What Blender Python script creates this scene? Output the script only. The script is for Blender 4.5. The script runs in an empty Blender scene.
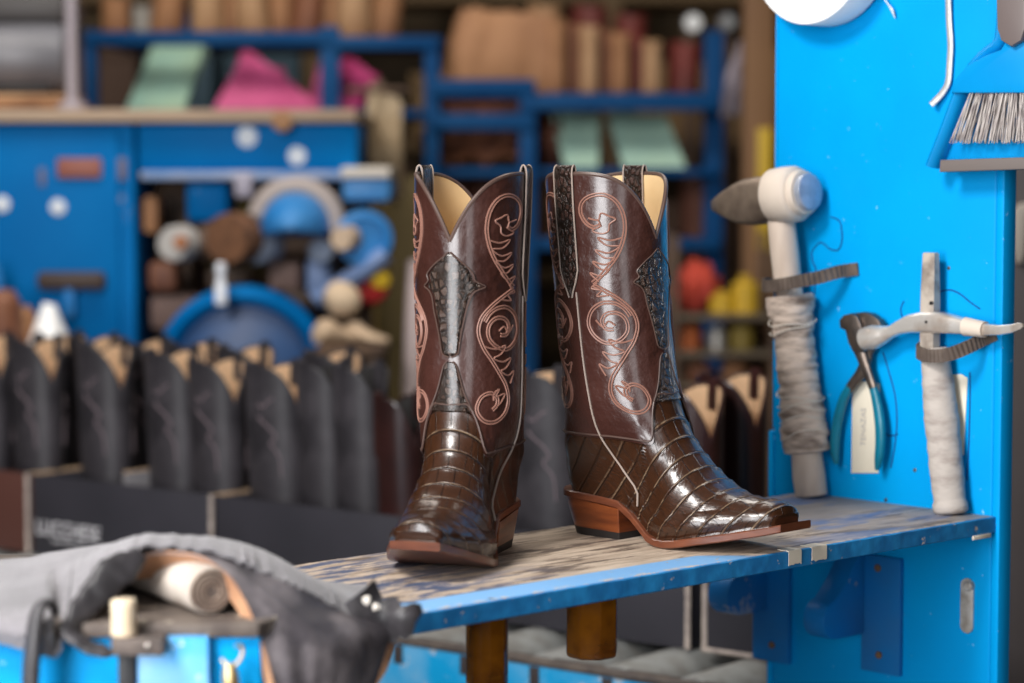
import bpy, bmesh, math, random
from mathutils import Vector, Matrix, noise as mnoise
random.seed(7)
S = bpy.context.scene
COL = S.collection
V3 = Vector
rad = math.radians

# ---------------------------------------------------------------- camera
ZS = 0.95                       # top of the work shelf
CAM = V3((0, 0, ZS + 0.394))
PITCH = math.atan(0.07258)
FPX = 85.0 / 36.0 * 1024.0
cd = bpy.data.cameras.new('camera'); cam = bpy.data.objects.new('camera', cd); COL.objects.link(cam)
cam.location = CAM; cam.rotation_euler = (math.pi / 2 - PITCH, 0, 0)
cd.lens = 85; cd.sensor_width = 36; cd.clip_start = 0.05; cd.clip_end = 60
cd.dof.use_dof = True; cd.dof.focus_distance = 2.51; cd.dof.aperture_fstop = 3.0
S.camera = cam

# ---------------------------------------------------------------- world, lights, exposure
S.view_settings.view_transform = 'Standard'
S.view_settings.look = 'None'
S.view_settings.gamma = 1.0
S.view_settings.use_curve_mapping = False
S.view_settings.exposure = 0.0
W = bpy.data.worlds.new('world'); S.world = W; W.use_nodes = True
W.node_tree.nodes['Background'].inputs[0].default_value = (0.95, 0.97, 1.0, 1)
W.node_tree.nodes['Background'].inputs[1].default_value = 0.10
def area(name, loc, target, sx, sy, power, col=(1, 1, 1)):
    l = bpy.data.lights.new(name, 'AREA'); l.shape = 'RECTANGLE'; l.size = sx; l.size_y = sy
    l.energy = power; l.color = col
    o = bpy.data.objects.new(name, l); COL.objects.link(o); o.location = loc
    o.rotation_euler = (V3(target) - V3(loc)).to_track_quat('-Z', 'Y').to_euler()
    return o
area('key_softbox', (-1.25, 0.85, 2.85), (0.15, 2.6, 1.1), 0.65, 0.65, 80, (1.0, 0.97, 0.93))
area('tall_softbox', (-1.20, 0.35, 1.50), (-0.02, 2.45, 1.15), 0.85, 1.6, 66, (0.97, 0.98, 1.0))
area('camera_side_softbox', (0.45, -0.7, 1.55), (0.15, 2.6, 1.15), 0.9, 1.6, 13, (0.97, 0.98, 1.0))
area('overhead_fill_front', (0.3, 3.9, 3.3), (-0.2, 3.8, 0), 1.6, 0.5, 16, (1.0, 0.96, 0.9))  # unseen overhead fill, added above the boot row
area('overhead_fill_back', (-0.9, 4.2, 3.4), (-0.7, 5.6, 0.8), 2.2, 0.6, 48, (1.0, 0.93, 0.84))  # unseen fill added to light the workshop background

# ---------------------------------------------------------------- pixel helpers: a pixel becomes a point of the place
def ray(px, py):
    u = (px - 512.0) / FPX; v = -(py - 341.5) / FPX
    c, s = math.cos(PITCH), math.sin(PITCH)
    return V3((u, c + v * s, -s + v * c))
def at(px, py, Y):
    d = ray(px, py); return CAM + d * (Y / d.y)
def on_plane(px, py, p, n):
    d = ray(px, py); n = V3(n); return CAM + d * ((V3(p) - CAM).dot(n) / d.dot(n))

# ---------------------------------------------------------------- materials
MATS = {}
def nd(nt, t, **kw):
    n = nt.nodes.new(t)
    for k, v in kw.items():
        if k in n.inputs: n.inputs[k].default_value = v
        else: setattr(n, k, v)
    return n
def mat(name, col, rough=0.5, metal=0.0, col2=None, nscale=20.0, nlo=0.4, nhi=0.65, bump=0.0, bscale=None, bdist=0.002,
        coat=0.0, coat_rough=0.1, trans=0.0, ior=1.45, detail=5.0, sheen=0.0, chips=None, chip_lo=0.62, chip_scale=45.0, stretch=None, spec=0.5):
    """colour with a noise blend to col2, optional chips of a third colour, optional noise bump"""
    if name in MATS: return MATS[name]
    m = bpy.data.materials.new(name); m.use_nodes = True; nt = m.node_tree; L = nt.links
    b = nt.nodes['Principled BSDF']
    b.inputs['Base Color'].default_value = (*col, 1); b.inputs['Roughness'].default_value = rough
    b.inputs['Metallic'].default_value = metal; b.inputs['Coat Weight'].default_value = coat
    b.inputs['Coat Roughness'].default_value = coat_rough; b.inputs['Transmission Weight'].default_value = trans
    b.inputs['IOR'].default_value = ior; b.inputs['Sheen Weight'].default_value = sheen
    b.inputs['Specular IOR Level'].default_value = spec
    tc = nd(nt, 'ShaderNodeTexCoord'); vec = tc.outputs['Object']
    if stretch:
        mp = nd(nt, 'ShaderNodeMapping'); mp.inputs['Scale'].default_value = stretch
        L.new(vec, mp.inputs['Vector']); vec = mp.outputs['Vector']
    out = None
    if col2:
        n = nd(nt, 'ShaderNodeTexNoise', Scale=nscale, Detail=detail); L.new(vec, n.inputs['Vector'])
        r = nd(nt, 'ShaderNodeMapRange', clamp=True); r.inputs['From Min'].default_value = nlo; r.inputs['From Max'].default_value = nhi
        L.new(n.outputs['Fac'], r.inputs['Value'])
        mx = nd(nt, 'ShaderNodeMix', data_type='RGBA'); mx.inputs[6].default_value = (*col, 1); mx.inputs[7].default_value = (*col2, 1)
        L.new(r.outputs[0], mx.inputs[0]); out = mx.outputs[2]
    if chips:
        n = nd(nt, 'ShaderNodeTexNoise', Scale=chip_scale, Detail=8.0, Roughness=0.65); L.new(vec, n.inputs['Vector'])
        r = nd(nt, 'ShaderNodeMapRange', clamp=True); r.inputs['From Min'].default_value = chip_lo; r.inputs['From Max'].default_value = chip_lo + 0.03
        L.new(n.outputs['Fac'], r.inputs['Value'])
        mx = nd(nt, 'ShaderNodeMix', data_type='RGBA'); mx.inputs[6].default_value = (*col, 1); mx.inputs[7].default_value = (*chips, 1)
        L.new(r.outputs[0], mx.inputs[0])
        if out: L.new(out, mx.inputs[6])
        out = mx.outputs[2]
    if out: L.new(out, b.inputs['Base Color'])
    if bump:
        n = nd(nt, 'ShaderNodeTexNoise', Scale=bscale or nscale * 4, Detail=6.0); L.new(vec, n.inputs['Vector'])
        bp = nd(nt, 'ShaderNodeBump', Strength=bump, Distance=bdist); L.new(n.outputs['Fac'], bp.inputs['Height'])
        L.new(bp.outputs['Normal'], b.inputs['Normal'])
    MATS[name] = m
    return m

def croc_mat(name, col, seam, rough, coat, bdist, mortar=0.05, scale=1.0, bwidth=1.0, rowh=1.0, wrinkle=0.3, glint=(0.24, 0.165, 0.105)):
    """crocodile plates laid out in the mesh's own UVs"""
    m = bpy.data.materials.new(name); m.use_nodes = True; nt = m.node_tree; L = nt.links
    b = nt.nodes['Principled BSDF']; b.inputs['Roughness'].default_value = rough
    b.inputs['Coat Weight'].default_value = coat; b.inputs['Coat Roughness'].default_value = 0.18
    uv = nd(nt, 'ShaderNodeUVMap'); uv.uv_map = 'UVMap'
    no = nd(nt, 'ShaderNodeTexNoise', Scale=1.3, Detail=2.0); L.new(uv.outputs[0], no.inputs['Vector'])
    ad = nd(nt, 'ShaderNodeVectorMath', operation='MULTIPLY_ADD'); ad.inputs[1].default_value = (0.20, 0.04, 0)
    L.new(no.outputs['Color'], ad.inputs[0]); L.new(uv.outputs[0], ad.inputs[2])
    br = nd(nt, 'ShaderNodeTexBrick', Scale=scale); br.inputs['Mortar Size'].default_value = mortar
    br.inputs['Mortar Smooth'].default_value = 0.7; br.inputs['Brick Width'].default_value = bwidth; br.inputs['Row Height'].default_value = rowh
    L.new(ad.outputs[0], br.inputs['Vector'])
    mx = nd(nt, 'ShaderNodeMix', data_type='RGBA'); mx.inputs[6].default_value = (*col, 1); mx.inputs[7].default_value = (*seam, 1)
    L.new(br.outputs['Fac'], mx.inputs[0])
    n2 = nd(nt, 'ShaderNodeTexNoise', Scale=2.0, Detail=4.0); L.new(uv.outputs[0], n2.inputs['Vector'])
    hs = nd(nt, 'ShaderNodeHueSaturation'); r = nd(nt, 'ShaderNodeMapRange'); r.inputs['To Min'].default_value = 0.55; r.inputs['To Max'].default_value = 1.5
    L.new(n2.outputs['Fac'], r.inputs['Value']); L.new(r.outputs[0], hs.inputs['Value']); L.new(mx.outputs[2], hs.inputs['Color'])
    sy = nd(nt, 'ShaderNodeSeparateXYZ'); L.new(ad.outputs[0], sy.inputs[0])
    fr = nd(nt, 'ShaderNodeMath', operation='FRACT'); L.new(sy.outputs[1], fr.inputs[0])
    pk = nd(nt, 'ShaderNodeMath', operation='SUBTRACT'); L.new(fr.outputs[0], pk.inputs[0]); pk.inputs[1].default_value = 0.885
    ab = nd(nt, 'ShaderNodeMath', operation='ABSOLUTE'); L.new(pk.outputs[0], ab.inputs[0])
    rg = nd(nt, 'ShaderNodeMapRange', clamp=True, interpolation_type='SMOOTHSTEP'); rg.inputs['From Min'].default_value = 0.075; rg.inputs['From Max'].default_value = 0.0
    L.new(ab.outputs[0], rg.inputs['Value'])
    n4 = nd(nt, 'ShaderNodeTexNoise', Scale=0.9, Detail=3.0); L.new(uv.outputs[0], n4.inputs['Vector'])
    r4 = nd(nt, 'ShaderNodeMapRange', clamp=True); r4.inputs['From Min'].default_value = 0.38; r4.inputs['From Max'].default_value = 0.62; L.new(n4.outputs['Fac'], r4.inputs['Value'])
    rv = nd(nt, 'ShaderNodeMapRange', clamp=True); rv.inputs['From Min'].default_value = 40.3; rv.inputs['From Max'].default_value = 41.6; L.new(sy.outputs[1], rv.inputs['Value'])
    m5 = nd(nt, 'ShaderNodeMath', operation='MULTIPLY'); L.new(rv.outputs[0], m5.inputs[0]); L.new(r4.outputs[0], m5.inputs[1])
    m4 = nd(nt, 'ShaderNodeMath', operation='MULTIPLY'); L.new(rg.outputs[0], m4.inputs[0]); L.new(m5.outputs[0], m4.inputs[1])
    mr = nd(nt, 'ShaderNodeMix', data_type='RGBA'); L.new(m4.outputs[0], mr.inputs[0]); L.new(hs.outputs[0], mr.inputs[6]); mr.inputs[7].default_value = (*glint, 1)  # ridge glints put into the colour as paler lines along the plate rows
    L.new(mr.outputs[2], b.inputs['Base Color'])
    n3 = nd(nt, 'ShaderNodeTexNoise', Scale=7.0, Detail=5.0); L.new(uv.outputs[0], n3.inputs['Vector'])
    mu = nd(nt, 'ShaderNodeMath', operation='MULTIPLY'); mu.inputs[1].default_value = wrinkle; L.new(n3.outputs['Fac'], mu.inputs[0])
    sb = nd(nt, 'ShaderNodeMath', operation='SUBTRACT'); L.new(mu.outputs[0], sb.inputs[0]); L.new(br.outputs['Fac'], sb.inputs[1])
    ar = nd(nt, 'ShaderNodeMath', operation='MULTIPLY_ADD'); L.new(rg.outputs[0], ar.inputs[0]); ar.inputs[1].default_value = 1.1; L.new(sb.outputs[0], ar.inputs[2])
    bp = nd(nt, 'ShaderNodeBump', Strength=0.8, Distance=bdist); L.new(ar.outputs[0], bp.inputs['Height'])
    L.new(bp.outputs['Normal'], b.inputs['Normal'])
    return m

def scale_mat(name, col, seam, rough, coat, bdist, sx, sy):
    """irregular hornback scales: cells in the mesh's UVs"""
    m = bpy.data.materials.new(name); m.use_nodes = True; nt = m.node_tree; L = nt.links
    b = nt.nodes['Principled BSDF']; b.inputs['Roughness'].default_value = rough; b.inputs['Coat Weight'].default_value = coat; b.inputs['Coat Roughness'].default_value = 0.2
    uv = nd(nt, 'ShaderNodeUVMap'); uv.uv_map = 'UVMap'
    mp = nd(nt, 'ShaderNodeMapping'); mp.inputs['Scale'].default_value = (sx, sy, 1); L.new(uv.outputs[0], mp.inputs[0])
    no = nd(nt, 'ShaderNodeTexNoise', Scale=1.7, Detail=3.0); L.new(mp.outputs[0], no.inputs['Vector'])
    ad = nd(nt, 'ShaderNodeVectorMath', operation='MULTIPLY_ADD'); ad.inputs[1].default_value = (0.5, 0.5, 0); L.new(no.outputs['Color'], ad.inputs[0]); L.new(mp.outputs[0], ad.inputs[2])
    vo = nd(nt, 'ShaderNodeTexVoronoi', feature='DISTANCE_TO_EDGE', Scale=1.0); vo.inputs['Randomness'].default_value = 0.75; L.new(ad.outputs[0], vo.inputs['Vector'])
    r = nd(nt, 'ShaderNodeMapRange', clamp=True, interpolation_type='SMOOTHSTEP'); r.inputs['From Min'].default_value = 0.02; r.inputs['From Max'].default_value = 0.22; L.new(vo.outputs['Distance'], r.inputs['Value'])
    mx = nd(nt, 'ShaderNodeMix', data_type='RGBA'); mx.inputs[6].default_value = (*seam, 1); mx.inputs[7].default_value = (*col, 1); L.new(r.outputs[0], mx.inputs[0]); L.new(mx.outputs[2], b.inputs['Base Color'])
    n3 = nd(nt, 'ShaderNodeTexNoise', Scale=5.0, Detail=5.0); L.new(mp.outputs[0], n3.inputs['Vector'])
    mu = nd(nt, 'ShaderNodeMath', operation='MULTIPLY_ADD'); mu.inputs[1].default_value = 0.35; L.new(n3.outputs['Fac'], mu.inputs[0]); L.new(r.outputs[0], mu.inputs[2])
    bp = nd(nt, 'ShaderNodeBump', Strength=0.9, Distance=bdist); L.new(mu.outputs[0], bp.inputs['Height']); L.new(bp.outputs[0], b.inputs['Normal'])
    return m

def worn_top_mat():
    """shelf top: beige worn wood, dark stains, rubbed blue paint, one painted band along the front edge (object x along, y depth)"""
    m = bpy.data.materials.new('worn_shelf_top'); m.use_nodes = True; nt = m.node_tree; L = nt.links
    b = nt.nodes['Principled BSDF']; b.inputs['Roughness'].default_value = 0.6; b.inputs['Specular IOR Level'].default_value = 0.3
    tc = nd(nt, 'ShaderNodeTexCoord'); vec = tc.outputs['Object']
    def noise(scale, detail, lo, hi, st=(1, 1, 1), off=(0, 0, 0)):
        mp = nd(nt, 'ShaderNodeMapping'); mp.inputs['Scale'].default_value = st; mp.inputs['Location'].default_value = off; L.new(vec, mp.inputs[0])
        n = nd(nt, 'ShaderNodeTexNoise', Scale=scale, Detail=detail, Roughness=0.62); L.new(mp.outputs[0], n.inputs['Vector'])
        r = nd(nt, 'ShaderNodeMapRange', clamp=True); r.inputs['From Min'].default_value = lo; r.inputs['From Max'].default_value = hi
        L.new(n.outputs['Fac'], r.inputs['Value']); return r.outputs[0]
    def mix(fac, a, c):
        mx = nd(nt, 'ShaderNodeMix', data_type='RGBA')
        if hasattr(a, 'is_linked'): L.new(a, mx.inputs[6])
        else: mx.inputs[6].default_value = (*a, 1)
        mx.inputs[7].default_value = (*c, 1)
        L.new(fac, mx.inputs[0]); return mx.outputs[2]
    def mul(a, c):
        n = nd(nt, 'ShaderNodeMath', operation='MULTIPLY', use_clamp=True); L.new(a, n.inputs[0])
        if isinstance(c, float): n.inputs[1].default_value = c
        else: L.new(c, n.inputs[1])
        return n.outputs[0]
    sx = nd(nt, 'ShaderNodeSeparateXYZ'); L.new(vec, sx.inputs[0])
    def ramp(sock, lo, hi):
        r = nd(nt, 'ShaderNodeMapRange', clamp=True); r.inputs['From Min'].default_value = lo; r.inputs['From Max'].default_value = hi
        L.new(sock, r.inputs['Value']); return r.outputs[0]
    base = mix(noise(75, 8, 0.38, 0.68, (0.22, 1.5, 1)), (0.62, 0.50, 0.39), (0.33, 0.245, 0.18))
    base = mix(mul(noise(34, 10, 0.53, 0.60, (0.3, 1.3, 1), (3, 1, 0)), 0.85), base, (0.10, 0.07, 0.055))
    grey = mul(ramp(sx.outputs[0], -0.36, -0.16), noise(9, 6, 0.3, 0.55, off=(5, 0, 0)))
    base = mix(mul(grey, 0.85), base, (0.30, 0.265, 0.25))
    blue = mul(noise(13, 8, 0.52, 0.62, (0.5, 1.2, 1), (1, 7, 0)), ramp(sx.outputs[0], -0.45, -0.1))
    base = mix(mul(blue, 0.75), base, (0.045, 0.16, 0.42))
    dk = mul(ramp(sx.outputs[0], -0.58, -0.76), noise(55, 10, 0.46, 0.54, (0.3, 1.3, 1), (2, 2, 0)))
    base = mix(mul(dk, 0.9), base, (0.035, 0.07, 0.16))
    # painted band
    band = mul(mul(ramp(sx.outputs[1], 0.046, 0.043), ramp(sx.outputs[0], -0.395, -0.425)), ramp(noise(70, 6, 0, 1), 0.30, 0.34))
    sxy = nd(nt, 'ShaderNodeMath', operation='MULTIPLY_ADD'); L.new(sx.outputs[0], sxy.inputs[0]); sxy.inputs[1].default_value = 0.9; L.new(sx.outputs[1], sxy.inputs[2])
    band = mul(band, ramp(sxy.outputs[0], -0.355, -0.365))
    base = mix(band, base, (0.20, 0.42, 0.72))
    # rubbed front lip
    lip = mul(ramp(sx.outputs[1], 0.012, 0.004), noise(90, 7, 0.5, 0.54))
    base = mix(lip, base, (0.55, 0.48, 0.40))
    L.new(base, b.inputs['Base Color'])
    n = nd(nt, 'ShaderNodeTexNoise', Scale=130.0, Detail=8.0); L.new(vec, n.inputs['Vector'])
    bp = nd(nt, 'ShaderNodeBump', Strength=0.35, Distance=0.002); L.new(n.outputs['Fac'], bp.inputs['Height']); L.new(bp.outputs[0], b.inputs['Normal'])
    return m

# ---------------------------------------------------------------- geometry helpers (all work in world metres unless a root says otherwise)
def frame(p, x, y=None):
    """matrix with origin p, local x along x, z as near world up as it can be"""
    x = V3(x).normalized(); up = V3((0, 0, 1)) if y is None else V3(y)
    z = (up - x * up.dot(x)).normalized(); y = z.cross(x)
    return Matrix((( x.x, y.x, z.x, p[0]), (x.y, y.y, z.y, p[1]), (x.z, y.z, z.z, p[2]), (0, 0, 0, 1)))
def add_box(bm, lo, hi, M=None, bev=0.0, seg=2):
    vs = [bm.verts.new((x, y, z)) for z in (lo[2], hi[2]) for y in (lo[1], hi[1]) for x in (lo[0], hi[0])]
    fs = [bm.faces.new([vs[i] for i in q]) for q in ((0, 2, 3, 1), (4, 5, 7, 6), (0, 1, 5, 4), (2, 6, 7, 3), (0, 4, 6, 2), (1, 3, 7, 5))]
    if bev > 0:
        es = list({e for f in fs for e in f.edges})
        r = bmesh.ops.bevel(bm, geom=es, offset=bev, segments=seg, affect='EDGES', profile=0.5)
        vs = list({v for f in r['faces'] for v in f.verts} | {v for v in vs if v.is_valid})
    if M is not None:
        for v in vs: v.co = M @ v.co
    return vs
def rings(bm, R, closed=True, cap=True):
    """skin a list of rings of points"""
    vr = [[bm.verts.new(p) for p in r] for r in R]; n = len(R[0])
    for a, b in zip(vr, vr[1:]):
        for i in range(n if closed else n - 1):
            j = (i + 1) % n
            bm.faces.new((a[i], a[j], b[j], b[i]))
    if cap and closed:
        bm.faces.new(list(reversed(vr[0]))); bm.faces.new(vr[-1])
    return vr
def spline(P, n):
    """Catmull-Rom through P, n points per span"""
    P = [V3(p) for p in P]; out = []
    for i in range(len(P) - 1):
        p0 = P[max(i - 1, 0)]; p1 = P[i]; p2 = P[i + 1]; p3 = P[min(i + 2, len(P) - 1)]
        for k in range(n):
            t = k / n
            out.append(0.5 * ((2 * p1) + (p2 - p0) * t + (2 * p0 - 5 * p1 + 4 * p2 - p3) * t * t + (3 * p1 - p0 - 3 * p2 + p3) * t ** 3))
    out.append(P[-1]); return out
def add_tube(bm, P, r, seg=8, cap=True, flat=1.0, up=None):
    P = [V3(p) for p in P]; n = len(P); R = []
    prev = None
    for i, p in enumerate(P):
        t = (P[min(i + 1, n - 1)] - P[max(i - 1, 0)])
        if t.length < 1e-9: t = V3((0, 0, 1))
        t.normalize()
        if prev is None:
            a = V3(up) if up is not None else (V3((0, 0, 1)) if abs(t.z) < 0.9 else V3((1, 0, 0)))
        else: a = prev
        a = (a - t * a.dot(t))
        if a.length < 1e-6: a = t.orthogonal()
        a.normalize(); prev = a; b = t.cross(a)
        rr = r[i] if isinstance(r, (list, tuple)) else r
        R.append([p + a * (math.cos(2 * math.pi * k / seg) * rr * flat) + b * (math.sin(2 * math.pi * k / seg) * rr) for k in range(seg)])
    return rings(bm, R, True, cap)
def add_lathe(bm, p, axis, prof, seg=24, cap=True):
    """prof: (distance along axis, radius)"""
    ax = V3(axis).normalized(); a = ax.orthogonal().normalized(); b = ax.cross(a); p = V3(p)
    return rings(bm, [[p + ax * h + a * (math.cos(2 * math.pi * k / seg) * max(r, 1e-4)) + b * (math.sin(2 * math.pi * k / seg) * max(r, 1e-4)) for k in range(seg)] for h, r in prof], True, cap)
def add_prism(bm, poly, M, t0, t1, bev=0.0):
    """polygon in the frame's local x,z extruded along local y from t0 to t1"""
    n = len(poly)
    a = [bm.verts.new(M @ V3((x, t0, z))) for x, z in poly]; b = [bm.verts.new(M @ V3((x, t1, z))) for x, z in poly]
    fs = [bm.faces.new(a), bm.faces.new(list(reversed(b)))]
    for i in range(n):
        j = (i + 1) % n; fs.append(bm.faces.new((a[j], a[i], b[i], b[j])))
    bmesh.ops.recalc_face_normals(bm, faces=fs)
    if bev > 0:
        es = list({e for f in fs[:2] for e in f.edges})
        bmesh.ops.bevel(bm, geom=es, offset=bev, segments=2, affect='EDGES', profile=0.5)
def add_sheet(bm, G, t, nrm=None):
    """closed thick sheet from a grid of points G[i][j]; thickness t against its normals"""
    ni, nj = len(G), len(G[0]); Nn = []
    for i in range(ni):
        row = []
        for j in range(nj):
            a = G[min(i + 1, ni - 1)][j] - G[max(i - 1, 0)][j]; b = G[i][min(j + 1, nj - 1)] - G[i][max(j - 1, 0)]
            n = a.cross(b); row.append(n.normalized() if n.length > 1e-12 else V3((0, 0, 1)))
        Nn.append(row)
    A = [[bm.verts.new(G[i][j]) for j in range(nj)] for i in range(ni)]
    B = [[bm.verts.new(G[i][j] - Nn[i][j] * t) for j in range(nj)] for i in range(ni)]
    fs = []
    for i in range(ni - 1):
        for j in range(nj - 1):
            fs.append(bm.faces.new((A[i][j], A[i + 1][j], A[i + 1][j + 1], A[i][j + 1])))
            fs.append(bm.faces.new((B[i][j], B[i][j + 1], B[i + 1][j + 1], B[i + 1][j])))
    for i in range(ni - 1):
        for j in (0, nj - 1):
            q = (A[i][j], A[i + 1][j], B[i + 1][j], B[i][j]); fs.append(bm.faces.new(q if j else tuple(reversed(q))))
    for j in range(nj - 1):
        for i in (0, ni - 1):
            q = (A[i][j], A[i][j + 1], B[i][j + 1], B[i][j]); fs.append(bm.faces.new(tuple(reversed(q)) if i else q))
    bmesh.ops.recalc_face_normals(bm, faces=fs)
    return A, B
def BM(): return bmesh.new()
def link(name, bm, m, parent=None, smooth=True, world=True, sharp=40):
    """one mesh object; world=True: the points are world points, moved into the parent's frame"""
    me = bpy.data.meshes.new(name)
    if world and parent is not None:
        r = parent
        while r.parent: r = r.parent
        bm.transform(r.matrix_basis.inverted())
    bm.normal_update(); bm.to_mesh(me); bm.free()
    me.materials.append(m)
    if smooth:
        for p in me.polygons: p.use_smooth = True
        try: me.set_sharp_from_angle(angle=rad(sharp))
        except Exception: pass
    o = bpy.data.objects.new(name, me); COL.objects.link(o)
    if parent is not None: o.parent = parent
    return o
def thing(name, label, cat, loc=(0, 0, 0), rotz=0.0, group=None):
    o = bpy.data.objects.new(name, None); COL.objects.link(o); o.empty_display_size = 0.05
    o.location = loc; o.rotation_euler = (0, 0, rotz)
    o.matrix_basis = Matrix.Translation(V3(loc)) @ Matrix.Rotation(rotz, 4, 'Z')
    o['label'] = label; o['category'] = cat
    if group: o['group'] = group
    return o
def tag(o, label, cat, group=None, kind=None):
    """a thing that is one mesh: its origin moves to its own base"""
    o['label'] = label; o['category'] = cat
    if group: o['group'] = group
    if kind: o['kind'] = kind
    me = o.data; n = len(me.vertices)
    xs = [v.co for v in me.vertices]
    c = V3(((min(v.x for v in xs) + max(v.x for v in xs)) / 2, (min(v.y for v in xs) + max(v.y for v in xs)) / 2, min(v.z for v in xs)))
    me.transform(Matrix.Translation(-c)); o.location = c
    return o
def dup(root, loc=None, rotz=None, label=None, group=None, M=None):
    r = root.copy(); COL.objects.link(r)
    if M is not None: r.matrix_basis = M
    else:
        r.location = loc; r.rotation_euler = (0, 0, rotz or 0)
    if label: r['label'] = label
    if group: r['group'] = group
    for ch in root.children:
        c = ch.copy(); COL.objects.link(c); c.parent = r
        for g in ch.children:
            d = g.copy(); COL.objects.link(d); d.parent = c
    return r
def struct(o): o['kind'] = 'structure'; return o
def pchip(tab):
    xs = [t[0] for t in tab]; ys = [t[1] for t in tab]; n = len(xs)
    h = [xs[i + 1] - xs[i] for i in range(n - 1)]; d = [(ys[i + 1] - ys[i]) / h[i] for i in range(n - 1)]
    m = [d[0]] + [0 if d[i - 1] * d[i] <= 0 else 2 * d[i - 1] * d[i] / (d[i - 1] + d[i]) for i in range(1, n - 1)] + [d[-1]]
    def f(x):
        if x <= xs[0]: return ys[0]
        if x >= xs[-1]: return ys[-1]
        i = 0
        while x > xs[i + 1]: i += 1
        t = (x - xs[i]) / h[i]
        return (ys[i] * (1 + 2 * t) * (1 - t) ** 2 + m[i] * h[i] * t * (1 - t) ** 2 + ys[i + 1] * t * t * (3 - 2 * t) + m[i + 1] * h[i] * t * t * (t - 1))
    return f
def sstep(a, b, x):
    t = min(max((x - a) / (b - a), 0), 1); return t * t * (3 - 2 * t)
def lerp(a, b, t): return a + (b - a) * t
# ================================================================ the room
floor_m = mat('concrete_floor', (0.16, 0.145, 0.13), 0.7, col2=(0.10, 0.09, 0.08), nscale=3, bump=0.1)
wall_m = mat('brown_wall', (0.10, 0.068, 0.036), 0.9, col2=(0.055, 0.038, 0.022), nscale=2.2)
def room_box(name, lo, hi, m):
    bm = bmesh.new(); add_box(bm, lo, hi); o = link(name, bm, m, None, smooth=False); o['kind'] = 'structure'; return o
room_box('floor', (-4.5, -1.2, -0.06), (4.0, 8.3, 0.0), floor_m)
room_box('wall_back', (-4.5, 8.2, 0.0), (4.0, 8.3, 4.4), wall_m)
room_box('wall_left', (-4.6, -1.2, 0.0), (-4.5, 8.2, 4.4), wall_m)
room_box('wall_right', (4.0, -1.2, 0.0), (4.1, 8.2, 4.4), wall_m)
# ================================================================ the two boots: local x = toe, z = up, y = boot's left
m_shaft = mat('boot_shaft_leather', (0.052, 0.0185, 0.0140), 0.36, col2=(0.036, 0.012, 0.009), nscale=9, bump=0.6, bscale=48, bdist=0.008, coat=1.0, coat_rough=0.19, spec=0.3)
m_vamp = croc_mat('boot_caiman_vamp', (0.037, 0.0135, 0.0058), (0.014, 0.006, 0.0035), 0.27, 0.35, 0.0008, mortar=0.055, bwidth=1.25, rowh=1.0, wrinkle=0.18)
m_over = scale_mat('boot_hornback_overlay', (0.060, 0.034, 0.024), (0.022, 0.012, 0.008), 0.22, 0.8, 0.0060, 1.0, 0.85)
m_strap = scale_mat('boot_strap_leather', (0.052, 0.024, 0.018), (0.010, 0.005, 0.003), 0.28, 0.5, 0.0030, 1.1, 0.8)
m_stitch = mat('boot_stitching_thread', (0.255, 0.122, 0.090), 0.5)
m_piping = mat('boot_piping', (0.34, 0.27, 0.23), 0.4)
m_bind = mat('boot_binding', (0.085, 0.05, 0.04), 0.4)
m_lin = mat('boot_lining', (0.74, 0.53, 0.29), 0.6, col2=(0.66, 0.45, 0.23), nscale=14, bump=0.1, bscale=120)
m_sole = mat('boot_sole_leather', (0.17, 0.05, 0.022), 0.38, col2=(0.11, 0.032, 0.016), nscale=30, coat=0.4, stretch=(1, 1, 4))
m_heel = mat('boot_stacked_heel', (0.20, 0.050, 0.014), 0.33, col2=(0.095, 0.022, 0.008), nscale=26, coat=0.2, stretch=(0.6, 0.6, 5))
m_cap = mat('boot_heel_rubber', (0.018, 0.014, 0.013), 0.6)

f_zb = pchip([(-0.03, 0.048), (0.0, 0.047), (0.04, 0.045), (0.08, 0.041), (0.105, 0.027), (0.13, 0.0115), (0.150, 0.0082), (0.170, 0.0095), (0.20, 0.0160), (0.23, 0.0235), (0.26, 0.0320), (0.297, 0.0420)])
f_xb = pchip([(0, -0.004), (0.01, -0.010), (0.03, -0.0125), (0.06, -0.009), (0.1, -0.008), (0.14, -0.008), (0.2, -0.011), (0.25, -0.0145), (0.3, -0.019), (0.36, -0.026), (0.41, -0.030)])
f_xf = pchip([(0, 0.287), (0.010, 0.2885), (0.020, 0.2868), (0.029, 0.2815), (0.0345, 0.272), (0.0385, 0.259), (0.0425, 0.243), (0.049, 0.225), (0.058, 0.208), (0.069, 0.192), (0.085, 0.1755), (0.105, 0.157), (0.125, 0.1435), (0.145, 0.134), (0.165, 0.1275), (0.19, 0.1225), (0.23, 0.118), (0.28, 0.1145), (0.35, 0.112), (0.41, 0.111)])
f_b = pchip([(0.0, 0.036), (0.05, 0.0395), (0.1, 0.0475), (0.14, 0.0520), (0.2, 0.0540), (0.25, 0.0550), (0.3, 0.0565), (0.36, 0.058), (0.41, 0.0585)])
f_W0 = pchip([(-0.015, 0.022), (0.0, 0.028), (0.02, 0.0330), (0.05, 0.0335), (0.08, 0.0315), (0.10, 0.0315), (0.13, 0.040), (0.165, 0.0490), (0.19, 0.0492), (0.22, 0.0435), (0.25, 0.0350), (0.275, 0.0262), (0.29, 0.0222)])
_zs = [i * 0.0005 for i in range(400)]; _xf = [f_xf(z) for z in _zs]
def f_zt(x):                                         # height of the upper above the sole at x
    if x <= 0.118: return 9.0
    for z, xx in zip(reversed(_zs), reversed(_xf)):
        if xx >= x: return z + 0.0005
    return 0.0
_ZT = [f_zt(i * 0.0005) for i in range(600)]
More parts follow.
